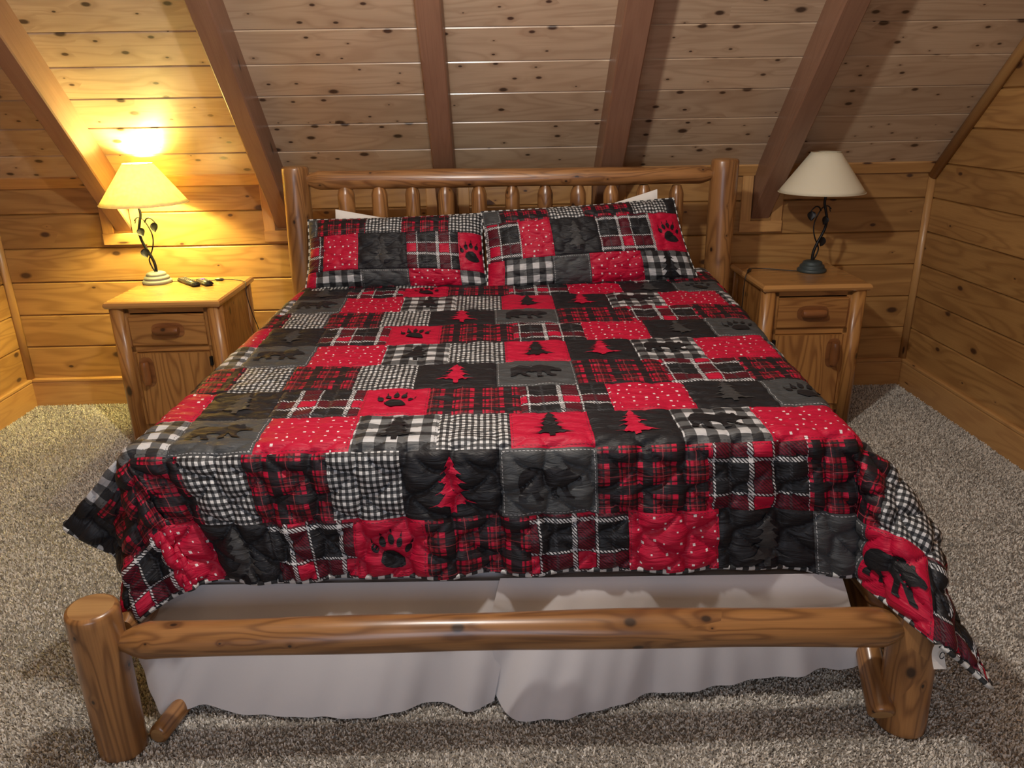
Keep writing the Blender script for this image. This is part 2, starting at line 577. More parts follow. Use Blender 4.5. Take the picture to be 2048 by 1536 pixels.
def build_floor():
    b = NB('carpet_backing')
    tc = b.n('ShaderNodeTexCoord').outputs['Object']
    n1 = b.noise(tc, 170.0, 3, 0.7)
    n2 = b.noise(tc, 3.0, 3)
    c = b.ramp(n1, [(0.30, (0.10, 0.085, 0.07)), (0.5, (0.30, 0.265, 0.22)), (0.7, (0.46, 0.42, 0.36))])
    c = b.mix(b.math('MULTIPLY', n2, 0.3), c, (0.22, 0.19, 0.155))
    b.bsdf(c, 0.95, b.bump(n1, 0.9, 0.012), 0.1, sheen=0.3)
    fl = struct('floor')
    mb = MB()
    mb.add([(XL - .02, YB - .02, 0), (XR + .02, YB - .02, 0), (XR + .02, 0.02, 0), (XL - .02, 0.02, 0)], [(0, 1, 2, 3)], [[(0, 0), (5, 0), (5, 6), (0, 6)]])
    mb.add([(XL - .02, YB - .02, -.03), (XR + .02, YB - .02, -.03), (XR + .02, 0.02, -.03), (XL - .02, 0.02, -.03)], [(3, 2, 1, 0)], [[(0, 0), (5, 0), (5, 6), (0, 6)]])
    mb.build('carpet_base', b.m, fl)
    # pile
    b = NB('carpet_pile_wool')
    ri = b.n('ShaderNodeNewGeometry').outputs['Random Per Island']
    tc = b.n('ShaderNodeTexCoord').outputs['Object']
    n2 = b.noise(tc, 2.2, 3)
    c = b.ramp(ri, [(0.0, (0.12, 0.105, 0.09)), (0.14, (0.50, 0.46, 0.40)), (0.5, (0.76, 0.715, 0.635)), (1.0, (0.92, 0.88, 0.81))])
    c = b.mix(b.math('MULTIPLY', b.math('SUBTRACT', n2, 0.4, clamp=True), 1.0, clamp=True), c, (0.58, 0.53, 0.45))
    b.bsdf(c, 0.95, None, 0.08, sheen=0.2)
    rs = np.random.RandomState(5)
    P = []
    for (xa, xb, ya, yb, den) in ((XL, XR, -3.6, -2.3, 52000), (XL, -0.95, -2.3, 0, 34000), (0.9, XR, -2.3, 0, 34000), (-0.95, 0.9, -2.3, -1.7, 12000)):
        n = int((xb - xa) * (yb - ya) * den)
        P.append(np.stack([rs.uniform(xa + 0.02, xb - 0.02, n), rs.uniform(ya, yb - 0.02 * (yb == 0), n)], 1))
    P = np.concatenate(P)
    n = len(P)
    a = rs.uniform(0, 2 * PI, n)
    h = rs.uniform(0.005, 0.011, n)
    wd = rs.uniform(0.0016, 0.0030, n)
    # clumping: pile leans the same way in patches
    la = 2.5 * np.sin(P[:, 0] * 5.1 + 1.3 * np.sin(P[:, 1] * 3.7)) + 2.0 * np.sin(P[:, 1] * 4.3 + P[:, 0] * 2.1) + rs.normal(0, 1.6, n)
    lean = rs.uniform(0.001, 0.007, n)
    dx, dy = np.cos(a) * wd, np.sin(a) * wd
    lx, ly = np.cos(la) * lean, np.sin(la) * lean
    z0 = np.zeros(n)
    V = np.empty((n, 4, 3))
    V[:, 0] = np.stack([P[:, 0] - dx, P[:, 1] - dy, z0], 1)
    V[:, 1] = np.stack([P[:, 0] + dx, P[:, 1] + dy, z0], 1)
    V[:, 2] = np.stack([P[:, 0] + dx * 0.8 + lx, P[:, 1] + dy * 0.8 + ly, h * 0.95], 1)
    V[:, 3] = np.stack([P[:, 0] - dx * 0.8 + lx, P[:, 1] - dy * 0.8 + ly, h], 1)
    me = bpy.data.meshes.new('carpet_pile')
    me.vertices.add(n * 4)
    me.vertices.foreach_set('co', V.ravel())
    me.loops.add(n * 4)
    me.loops.foreach_set('vertex_index', np.arange(n * 4, dtype=np.int32))
    me.polygons.add(n)
    me.polygons.foreach_set('loop_start', np.arange(0, n * 4, 4, dtype=np.int32))
    me.update(calc_edges=True)
    me.materials.append(b.m)
    o = bpy.data.objects.new('carpet_pile', me)
    COL.objects.link(o)
    tag(o, 'flecked beige carpet pile covering the bedroom floor', 'carpet', kind='stuff')


# ------------------------------------------------------------------ fabrics
def fabric(name, kind):
    b = NB(name)
    uv = b.n('ShaderNodeUVMap').outputs[0]
    wv = b.noise(uv, 18.0, 2, dim='2D')
    s = b.sep(uv)
    u = b.math('ADD', s[0], b.math('MULTIPLY', b.math('SUBTRACT', wv, 0.5), 0.004))
    v = b.math('ADD', s[1], b.math('MULTIPLY', b.math('SUBTRACT', wv, 0.5), -0.004))
    RED, BLK, GRY, WHT = (0.45, 0.006, 0.038), (0.011, 0.012, 0.015), (0.055, 0.060, 0.064), (0.60, 0.61, 0.62)

    def fr(x, p, off=0.0):
        return b.math('FRACT', b.math('ADD', b.math('DIVIDE', x, p), off))

    def band(x, p, a, c, off=0.0):
        f = fr(x, p, off)
        return b.math('MULTIPLY', b.math('GREATER_THAN', f, a), b.math('LESS_THAN', f, c))
    stitchcol = (0.02, 0.02, 0.025)
    if kind in ('gingham', 'buffalo'):
        p = 0.0165 if kind == 'gingham' else 0.058
        a = band(u, p, 0, 0.5)
        c_ = band(v, p, 0, 0.5)
        sm = b.math('MULTIPLY', b.math('ADD', a, c_), 0.5)
        if kind == 'gingham':
            c = b.ramp(sm, [(0, WHT), (0.25, (0.085, 0.09, 0.095)), (0.75, (0.014, 0.015, 0.018))], 'CONSTANT')
        else:
            c = b.ramp(sm, [(0, (0.52, 0.53, 0.55)), (0.25, (0.10, 0.105, 0.11)), (0.75, (0.018, 0.019, 0.022))], 'CONSTANT')
    elif kind == 'plaid':
        P = 0.088
        A = b.ramp(fr(u, P), [(0, 1), (0.22, 0), (0.28, 0.9), (0.33, 0), (0.42, 0.35), (0.58, 0.9), (0.64, 0.35), (0.72, 0.9), (0.78, 0), (0.93, 1)], 'CONSTANT')
        B = b.ramp(fr(v, P), [(0, 1), (0.2, 0), (0.27, 0.9), (0.32, 0), (0.44, 0.35), (0.56, 0.9), (0.61, 0.35), (0.70, 0.9), (0.76, 0), (0.92, 1)], 'CONSTANT')
        sm = b.math('MULTIPLY', b.math('ADD', A, B), 0.5)
        c = b.ramp(sm, [(0.0, RED), (0.16, (0.20, 0.007, 0.018)), (0.34, (0.075, 0.006, 0.012)), (0.48, (0.02, 0.010, 0.014)), (0.7, (0.010, 0.011, 0.014))], 'CONSTANT')
        ln = b.math('MAXIMUM', band(u, P, 0.50, 0.525), band(v, P, 0.49, 0.515))
        c = b.mix(b.math('MULTIPLY', ln, 0.5), c, (0.45, 0.07, 0.09))
    elif kind == 'tartan':
        P = 0.155
        A = band(u, P, 0.10, 0.40)
        B = band(v, P, 0.10, 0.40)
        tw = b.math('GREATER_THAN', b.math('FRACT', b.math('DIVIDE', b.math('ADD', u, v), 0.0098)), 0.45)
        c = b.mix(A, BLK, (0.115, 0.006, 0.018))
        c = b.mix(b.math('MULTIPLY', B, b.math('SUBTRACT', 1.0, A)), c, (0.115, 0.006, 0.018))
        dk = b.math('MULTIPLY', b.math('SUBTRACT', 1.0, tw), b.math('SUBTRACT', b.math('MAXIMUM', A, B), b.math('MULTIPLY', A, B)))
        c = b.mix(dk, c, (0.04, 0.007, 0.012))
        c = b.mix(b.math('MULTIPLY', A, B), c, RED)
        W = b.math('MAXIMUM', b.math('MAXIMUM', band(u, P, 0.0, 0.085), band(u, P, 0.415, 0.45)), b.math('MAXIMUM', band(v, P, 0.0, 0.075), band(v, P, 0.415, 0.45)))
        W2 = b.math('MULTIPLY', b.math('MAXIMUM', band(u, P, 0.0, 0.085), band(u, P, 0.415, 0.45)), b.math('MAXIMUM', band(v, P, 0.0, 0.075), band(v, P, 0.415, 0.45)))
        c = b.mix(b.math('MULTIPLY', W, tw), c, (0.55, 0.56, 0.58))
        c = b.mix(W2, c, (0.60, 0.61, 0.63))
        gl = b.math('MULTIPLY', b.math('MULTIPLY', b.math('MAXIMUM', band(u, P, 0.68, 0.73), band(v, P, 0.68, 0.73)), tw), 0.6)
        c = b.mix(gl, c, (0.06, 0.065, 0.075))
    elif kind == 'dots':
        kv = b.comb(b.math('DIVIDE', u, 0.033), b.math('DIVIDE', v, 0.033))
        vo = b.n('ShaderNodeTexVoronoi', voronoi_dimensions='2D', distance='CHEBYCHEV', i_Vector=kv, i_Scale=1.0, i_Randomness=0.55)
        rr = b.sep(vo.outputs['Color'])
        m_ = b.math('LESS_THAN', vo.outputs['Distance'], b.math('MULTIPLY_ADD', rr[0], 0.07, 0.055))
        c = b.mix(m_, RED, (0.72, 0.66, 0.66))
    elif kind == 'red':
        c = RED
    elif kind == 'grey':
        n = b.noise(uv, 500.0, 2, dim='2D')
        c = b.mix(n, (0.035, 0.038, 0.041), (0.075, 0.081, 0.086))
        stitchcol = (0.45, 0.46, 0.48)
    elif kind == 'black':
        n = b.noise(uv, 400.0, 2, dim='2D')
        c = b.mix(n, (0.008, 0.0085, 0.011), (0.016, 0.017, 0.021))
    elif kind == 'charcoal_print':
        c = (0.043, 0.044, 0.046)
    elif kind == 'black_print':
        c = (0.010, 0.0105, 0.013)
    elif kind == 'dim_print':
        c = (0.013, 0.013, 0.016)
    elif kind == 'backing':
        c = (0.16, 0.165, 0.175)
    elif kind == 'binding':
        m_ = b.math('GREATER_THAN', b.math('FRACT', b.math('DIVIDE', s[0], 0.034)), 0.5)
        c = b.mix(m_, (0.55, 0.56, 0.55), (0.03, 0.032, 0.034))
    # dashed stitching just inside each patch's seam
    if kind in ('gingham', 'buffalo', 'plaid', 'tartan', 'dots', 'red', 'grey', 'black'):
        ed = b.n('ShaderNodeAttribute', attribute_name='edge').outputs['Fac']
        l_ = b.math('MULTIPLY', b.math('GREATER_THAN', ed, 0.0052), b.math('LESS_THAN', ed, 0.0070))
        ds = b.math('GREATER_THAN', b.math('FRACT', b.math('DIVIDE', b.math('ADD', s[0], s[1]), 0.0105)), 0.38)
        c = b.mix(b.math('MULTIPLY', b.math('MULTIPLY', l_, ds), 0.75), c, stitchcol)
    weave = b.noise(uv, 900.0, 2, dim='2D')
    cr = b.noise(b.comb(b.math('MULTIPLY', s[0], 14.0), b.math('MULTIPLY', s[1], 62.0)), 1.0, 3.0, 0.55, 0.6, dim='2D')
    h = b.math('MULTIPLY_ADD', weave, 0.06, b.math('MULTIPLY', cr, 1.0))
    nrm = b.bump(h, 0.75, 0.007)
    b.bsdf(c, 0.46, nrm, 0.28)
    return b.m


FAB = {k: fabric('quilt_' + k, k) for k in ('gingham', 'buffalo', 'plaid', 'tartan', 'dots', 'red', 'grey', 'black', 'charcoal_print', 'black_print', 'dim_print', 'backing', 'binding')}
FAB['red_print'] = FAB['red']


def cloth(name, color, rough=0.8, scale=6.0, strength=0.3):
    b = NB(name)
    tc = b.n('ShaderNodeTexCoord').outputs['Object']
    n1 = b.noise(tc, 700.0, 2)
    n2 = b.noise(tc, scale, 3, 0.5, 0.4)
    c = b.mix(b.math('MULTIPLY', n1, 0.25), color, tuple(v_ * 0.8 for v_ in color))
    nrm = b.bump(b.math('MULTIPLY_ADD', n1, 0.05, n2), strength, 0.008)
    b.bsdf(c, rough, nrm, 0.3, sheen=0.2)
    return b.m


M['white_cloth'] = cloth('white_pillow_cotton', (0.78, 0.76, 0.72))
M['mattress'] = cloth('mattress_ticking', (0.70, 0.71, 0.78))
M['skirt'] = cloth('bed_skirt_fabric', (0.64, 0.615, 0.62), 0.75, 5.0, 0.25)

# print outlines (unit boxes, y up)
def tree_outline(seed=0):
    rs = random.Random(seed)
    R, L = [], []
    tiers = [(0.10, 0.84), (0.17, 0.70), (0.25, 0.54), (0.31, 0.36), (0.42, 0.15)]
    for sgn, out in ((1, R), (-1, L)):
        for w_, y_ in tiers:
            j = rs.uniform(-0.02, 0.02)
            out.append((sgn * (w_ * 0.55), y_ + 0.075 + j))
            out.append((sgn * (w_ + j), y_ + j))
            out.append((sgn * (w_ * 0.62), y_ + 0.028))
            out.append((sgn * (w_ * 0.48), y_ - 0.005))
            out.append((sgn * (w_ * 0.34), y_ + 0.012))
    R += [(0.055, 0.13), (0.05, 0.0)]
    L += [(-0.055, 0.13), (-0.05, 0.0)]
    return [[(0, 1.0)] + R + L[::-1]]


BEAR = [[(0.02, .30), (.04, .40), (.10, .48), (.20, .515), (.31, .50), (.42, .475), (.53, .52), (.62, .535), (.69, .50), (.745, .475), (.78, .51), (.815, .50), (.83, .455), (.88, .415), (.95, .375), (.995, .33), (.985, .295), (.93, .285), (.86, .275), (.80, .255), (.765, .22), (.785, .13), (.83, .075), (.875, .045), (.87, .012), (.76, .01), (.70, .11), (.645, .20), (.615, .22), (.60, .12), (.605, .06), (.64, .03), (.63, .0), (.525, .0), (.515, .08), (.515, .20), (.45, .225), (.37, .225), (.31, .20), (.325, .12), (.35, .06), (.395, .03), (.385, .0), (.275, .0), (.25, .07), (.205, .155), (.16, .13), (.12, .07), (.125, .035), (.15, .02), (.14, .0), (.02, .0), (.015, .05), (.045, .13), (.03, .20)]]


def paw_outline():
    def ell(cx, cy, a, b_, rot, n=12):
        return [(cx + a * math.cos(t_) * math.cos(rot) - b_ * math.sin(t_) * math.sin(rot), cy + a * math.cos(t_) * math.sin(rot) + b_ * math.sin(t_) * math.cos(rot)) for t_ in np.linspace(0, 2 * PI, n, endpoint=False)]
    out = [[(.22, .22), (.30, .10), (.42, .05), (.60, .04), (.70, .10), (.66, .24), (.58, .36), (.48, .44), (.36, .44), (.26, .36)]]
    for cx, cy, a, b_, r in ((.13, .47, .065, .095, .35), (.28, .60, .065, .10, .15), (.45, .66, .065, .105, 0.0), (.62, .60, .062, .10, -.25), (.78, .46, .055, .09, -.5)):
        out.append(ell(cx, cy, a, b_, r))
        tx, ty = cx - math.sin(r) * (b_ + .03), cy + math.cos(r) * (b_ + .03)
        out.append([(tx - .022, ty - .01), (tx + .022, ty - .01), (tx - math.sin(r) * .10, ty + math.cos(r) * .10)])
    return out


def print_mesh(polys, w_, h_, cell=0.0078):
    """polygons in metres, triangulated and cut on a grid so they can follow the cloth"""
    bm = bmesh.new()
    for pl in polys:
        vs = [bm.verts.new((x * w_, y * h_, 0)) for x, y in pl]
        bm.faces.new(vs)
    bm.normal_update()
    for f in bm.faces:
        if f.normal.z < 0:
            f.normal_flip()
    bmesh.ops.triangulate(bm, faces=bm.faces[:])
    xs = [v.co.x for v in bm.verts]; ys = [v.co.y for v in bm.verts]
    for ax, (lo, hi) in ((0, (min(xs), max(xs))), (1, (min(ys), max(ys)))):
        p = math.ceil(lo / cell) * cell
        while p < hi:
            co = [0, 0, 0]; no = [0, 0, 0]
            co[ax] = p; no[ax] = 1
            bmesh.ops.bisect_plane(bm, geom=bm.verts[:] + bm.edges[:] + bm.faces[:], dist=1e-6, plane_co=co, plane_no=no)
            p += cell
    bm.verts.index_update()
    V = np.array([v.co[:2] for v in bm.verts])
    F = [[v.index for v in f.verts] for f in bm.faces]
    bm.free()
    return V, F


PRINTS = {
    'tree': [print_mesh(tree_outline(i), 0.165, 0.165) for i in range(3)],
    'bear': [print_mesh([[(x - .5, y) for x, y in p] for p in BEAR], 0.185, 0.19)],
    'paw': [print_mesh([[(x - .45, y) for x, y in p] for p in paw_outline()], 0.150, 0.150)],
}
# kind: (ground, print, print fabric, label)
KIND = {
    'plaid': ('plaid', None, None, 'red and black plaid patch'),
    'ging': ('gingham', None, None, 'small black and white gingham patch'),
    'tartan': ('tartan', None, None, 'black, wine and white tartan patch'),
    'dots': ('dots', None, None, 'red patch with small white squares'),
    'blackred': ('black', 'tree', 'red_print', 'black patch with a red pine tree'),
    'greybear': ('grey', 'bear', 'dim_print', 'charcoal patch with a dark bear'),
    'redtree': ('red', 'tree', 'black_print', 'red patch with a black pine tree'),
    'bufftree': ('buffalo', 'tree', 'black_print', 'large grey check patch with a black pine tree'),
    'buffbear': ('buffalo', 'bear', 'black_print', 'large grey check patch with a black bear'),
    'buff': ('buffalo', None, None, 'large grey and white check patch'),
    'redpaw': ('red', 'paw', 'black_print', 'red patch with a black bear paw'),
    'blacktree': ('black', 'tree', 'charcoal_print', 'black patch with a charcoal pine tree'),
    'greypaw': ('grey', 'paw', 'dim_print', 'charcoal patch with a dark paw'),
    'redbear': ('red', 'bear', 'black_print', 'red patch with a black bear'),
    'red': ('red', None, None, 'plain red patch'),
    'black': ('black', None, None, 'plain black patch'),
    'grey': ('grey', None, None, 'plain charcoal patch'),
}
PRNAME = {'tree': 'tree_print', 'bear': 'bear_print', 'paw': 'paw_print'}


def puff(s, t, amp, cell=0.122):
    """ogee quilting: pillowy cells between wavy diagonal stitch lines"""
    p = s / cell + 0.15 * np.sin(2 * PI * t / cell * 1.0 + 0.6)
    q = t / cell + 0.13 * np.sin(2 * PI * s / cell * 1.0)
    f1 = np.abs(np.sin(PI * (p + q)))
    f2 = np.abs(np.sin(PI * (p - q)))
    m = np.minimum(f1, f2)
    return amp * (np.power(np.clip(m, 0, 1), 0.5) - 0.24 * np.exp(-(m / 0.11) ** 2))


def lownoise(s, t, k, seed):
    rs = np.random.RandomState(seed)
    out = 0
    for i in range(6):
        a, b_ = rs.uniform(-1, 1, 2)
        out = out + np.sin(s * a * k * (1 + i * 0.35) + t * b_ * k * (1 + i * 0.35) + rs.uniform(0, 6.28)) / (1 + i * 0.5)
    return out / 3.0


def make_patch(surf, s0, s1, t0, t1, kind, parent, res=0.0065, uvs=(1.0, 1.0), prng=None, flipprint=False, printscale=1.0, edge_dip=0.004, poff=(0, 0)):
    """one quilt patch on a parametric cloth surface surf(s,t) -> (n,3); grid with its own seam dip"""
    g, pr, pf, lab = KIND[kind]
    ns, nt = max(3, int(round((s1 - s0) / res)) + 1), max(3, int(round((t1 - t0) / res)) + 1)
    S, T = np.meshgrid(np.linspace(s0, s1, ns), np.linspace(t0, t1, nt))
    sf, tf = S.ravel(), T.ravel()

    def full(s, t):
        ed = np.minimum(np.minimum(s - s0, s1 - s), np.minimum(t - t0, t1 - t))
        dip = -edge_dip * np.exp(-np.clip(ed, 0, 1) / 0.006)
        return surf(s, t, dip)
    P = full(sf, tf)
    idx = np.arange(ns * nt).reshape(nt, ns)
    F = np.stack([idx[:-1, :-1], idx[:-1, 1:], idx[1:, 1:], idx[1:, :-1]], -1).reshape(-1, 4)
    o = mesh_np('patch', P, F, np.stack([sf * uvs[0], tf * uvs[1]], 1), FAB[g], parent)
    ed = np.minimum(np.minimum(sf - s0, s1 - sf) * uvs[0], np.minimum(tf - t0, t1 - tf) * uvs[1])
    at = o.data.attributes.new('edge', 'FLOAT', 'POINT')
    at.data.foreach_set('value', ed.astype(np.float32))
    o['label'] = lab
    if pr:
        V, Fp = PRINTS[pr][0 if prng is None else prng.randrange(len(PRINTS[pr]))]
        V = V.copy() * printscale
        c = (s0 + s1) / 2 + poff[0]
        hh = V[:, 1].max()
        b0 = (t0 + t1) / 2 - hh / uvs[1] / 2 + poff[1]
        s_ = c + V[:, 0] / uvs[0]
        t_ = b0 + V[:, 1] / uvs[1]
        s_ = np.clip(s_, s0 + .001, s1 - .001)
        t_ = np.clip(t_, t0 + .001, t1 - .001)
        Pp = surf(s_, t_, np.full(len(s_), 0.0032))
        me = bpy.data.meshes.new(PRNAME[pr])
        me.from_pydata(Pp.tolist(), [], Fp)
        uvl = me.uv_layers.new(name='UVMap')
        lv = np.empty(len(me.loops), dtype=np.int32)
        me.loops.foreach_get('vertex_index', lv)
        uvl.data.foreach_set('uv', np.stack([s_ * uvs[0], t_ * uvs[1]], 1)[lv].ravel())
        me.polygons.foreach_set('use_smooth', [True] * len(me.polygons))
        me.materials.append(FAB[pf])
        po = bpy.data.objects.new(PRNAME[pr], me)
        COL.objects.link(po)
        po.parent = o
    return o


def mesh_np(name, P, F, UV, m_, parent=None, smooth=True):
    me = bpy.data.meshes.new(name)
    n, k = F.shape
    me.vertices.add(len(P))
    me.vertices.foreach_set('co', np.ascontiguousarray(P, dtype=np.float32).ravel())
    me.loops.add(n * k)
    me.loops.foreach_set('vertex_index', F.astype(np.int32).ravel())
    me.polygons.add(n)
    me.polygons.foreach_set('loop_start', np.arange(0, n * k, k, dtype=np.int32))
    me.polygons.foreach_set('use_smooth', np.ones(n, dtype=bool) if smooth else np.zeros(n, dtype=bool))
    me.update(calc_edges=True)
    if UV is not None:
        uvl = me.uv_layers.new(name='UVMap')
        uvl.data.foreach_set('uv', np.ascontiguousarray(UV[F.ravel()], dtype=np.float32).ravel())
    me.materials.append(m_)
    o = bpy.data.objects.new(name, me)
    COL.objects.link(o)
    if parent:
        o.parent = parent
    return o


# ------------------------------------------------------------------ the quilt's drape
TB = -2.385      # where the cloth starts to bend over the foot
RB = 0.05
HALF = 0.975


def axis_x(y):
    return 0.06 + (y + 0.6) * (0.1 / 1.8)


def ztop(y):
    return 0.787 + 0.043 * smooth01((y + 2.35) / 1.8)


RAYS_R = [(0, (0.0, -0.10, -0.99)), (11, (0.03, -0.06, -0.99)), (22, (0.10, -0.32, -0.94)), (33, (0.20, -0.59, -0.78)), (55, (0.354, -0.566, -0.744)), (72, (0.42, -0.36, -0.83)), (90, (0.30, -0.03, -0.95))]
RAYS_R0 = [(0, (0.0, -0.10, -0.99)), (11, (0.03, -0.06, -0.99)), (22, (0.12, -0.28, -0.95)), (36, (0.24, -0.55, -0.80)), (45, (0.35, -0.52, -0.78)), (60, (0.60, -0.44, -0.67)), (75, (0.76, -0.20, -0.62)), (90, (0.40, 0, -0.91))]
RAYS_L = [(0, (0.0, -0.10, -0.99)), (22, (-0.02, -0.18, -0.98)), (46, (-0.10, -0.22, -0.96)), (64, (-0.12, 0.02, -0.98)), (90, (-0.69, 0, -0.71))]


def rays(phi, tab):
    xs = [a for a, _ in tab]
    D = np.array([d for _, d in tab])
    out = np.empty((len(phi), 3))
    # smooth piecewise interpolation
    for c in range(3):
        out[:, c] = np.interp(phi, xs, D[:, c])
        for e in (-6, 6):
            out[:, c] += np.interp(np.clip(phi + e, 0, 90), xs, D[:, c])
    return out / np.linalg.norm(out, axis=1)[:, None]


def prof(d, th):
    """distance along the cloth past the bend -> (outward, drop)"""
    arc = RB * th
    k = np.minimum(d, arc) / RB
    out = RB * np.sin(k)
    dr = RB * (1 - np.cos(k))
    rest = np.clip(d - arc, 0, None)
    return out + rest * np.cos(th), dr + rest * np.sin(th)


def drape(s, t):
    s = np.asarray(s, float); t = np.asarray(t, float)
    yy = np.maximum(t, TB)
    ax = axis_x(yy)
    er, el = ax + HALF - RB, ax - HALF + RB
    da_r, da_l = s - er, el - s
    da = np.maximum(np.maximum(da_r, da_l), 0)
    right = da_r > 0
    db = np.clip(TB - t, 0, None)
    zt = ztop(yy) + 0.006 * lownoise(s, t, 5.0, 3)
    base = np.stack([np.clip(s, el, er), yy, zt], 1)
    r = np.hypot(da, db)
    phi = np.degrees(np.arctan2(da, db))
    r = r * (1 + 0.14 * np.exp(-((phi - 38) / 13.0) ** 2) * right * (da > 0) * smooth01((r - 0.3) / 0.2))
    kr = smooth01((r - 0.12) / 0.50)[:, None]
    dirR, dirL = rays(phi, RAYS_R0) * (1 - kr) + rays(phi, RAYS_R) * kr, rays(phi, RAYS_L)
    D = np.where(right[:, None], dirR, dirL)
    only_f = (da <= 0)
    D[only_f] = np.array([0, -0.10, -0.99])
    only_s = (db <= 0) & (da > 0)
    # sides: the flare of the corner fades towards the head
    if only_s.any():
        tt = smooth01((t[only_s] - TB) / 0.55)
        c0 = np.where(right[only_s], 0.36, -0.70)
        c1 = np.where(right[only_s], 0.16, -0.16)
        hx = c0 + (c1 - c0) * tt
        D[only_s] = np.stack([hx, np.zeros_like(hx), -np.sqrt(1 - hx * hx)], 1)
    D /= np.linalg.norm(D, axis=1)[:, None]
    hl = np.hypot(D[:, 0], D[:, 1])
    th = np.arctan2(-D[:, 2], np.maximum(hl, 1e-6))
    H = np.stack([D[:, 0], D[:, 1]], 1) / np.maximum(hl, 1e-6)[:, None]
    o_, dr = prof(r, th)
    # soft vertical folds in the front hang
    fold = 0.010 * np.sin(s * 17 + 1.2 * np.sin(s * 6)) + 0.007 * np.sin(s * 31 + 1.0)
    hang = smooth01(dr / 0.35)
    o_ = o_ + fold * hang * (db > 0) + 0.012 * hang * np.sin(t * 11) * only_s
    P = base.copy()
    P[:, 0] += H[:, 0] * o_
    P[:, 1] += H[:, 1] * o_
    P[:, 2] -= dr
    # the front cloth pulls towards the middle as it falls
    g_ = 0.012 + 0.105 * smooth01((-0.38 - s) / 0.60) * (1 - smooth01((-1.00 - s) / 0.30)) + 0.035 * np.exp(-((s - 0.83) / 0.16) ** 2)
    cosp = np.where(da > 0, np.cos(np.radians(phi)) ** 2, 1.0)
    P[:, 2] -= 0.035 * smooth01((s - 0.55) / 0.35) * hang * (db > 0) * (1 - smooth01((s - 0.95) / 0.25))
    P[:, 0] += g_ * np.clip(dr - 0.03, 0, None) / 0.3 * cosp * (db > 0)
    return P


def quilt_surface(s, t, extra):
    e = 0.003
    P = drape(s, t)
    A = drape(s + e, t) - drape(s - e, t)
    B = drape(s, t + e) - drape(s, t - e)
    N = np.cross(A, B)
    N /= np.maximum(np.linalg.norm(N, axis=1)[:, None], 1e-9)
    hang = smooth01((TB + 0.02 - t) / 0.10)
    amp = 0.0042 + 0.0150 * hang
    d = puff(s, t, 1.0) * amp
    d += (0.0022 * (1 - hang) + 0.0018) * lownoise(s, t * 3.2, 42, 11)      # crinkle across the bed
    d += 0.0026 * hang * lownoise(s, t * 1.6, 75, 17)
    return P + N * (d + extra)[:, None]


def quilt_rows():
    """row lines: y positions on the bed top where the photograph shows them"""
    return [-2.43, -2.224, -2.016, -1.80, -1.58, -1.365, -1.175, -0.965, -0.80, -0.60, -0.50]


PCOL = [-1.42, -1.22, -1.02, -.85, -.685, -.472, -.283, -.025, .228, .518, .777, 1.025, 1.24, 1.48]
PK = ['tartan', 'black', 'plaid', 'plaid', 'ging', 'plaid', 'ging', 'blackred', 'greybear', 'plaid', 'tartan', 'plaid', 'ging', 'plaid']
QCOL = [-1.42, -1.20, -1.035, -.88, -.658, -.412, -.187, .007, .226, .46, .69, .945, 1.12, 1.48]
QK = ['red', 'black', 'buff', 'buff', 'greybear', 'dots', 'bufftree', 'ging', 'redtree', 'blackred', 'buffbear', 'dots', 'buff', 'plaid']
RCOL = [-1.42, -1.27, -1.07, -.879, -.674, -.422, -.228, .043, .307, .546, .784, .998, 1.175, 1.48]
RK = ['black', 'red', 'tartan', 'dots', 'blacktree', 'tartan', 'redpaw', 'plaid', 'tartan', 'dots', 'blacktree', 'greypaw', 'redbear', 'tartan']


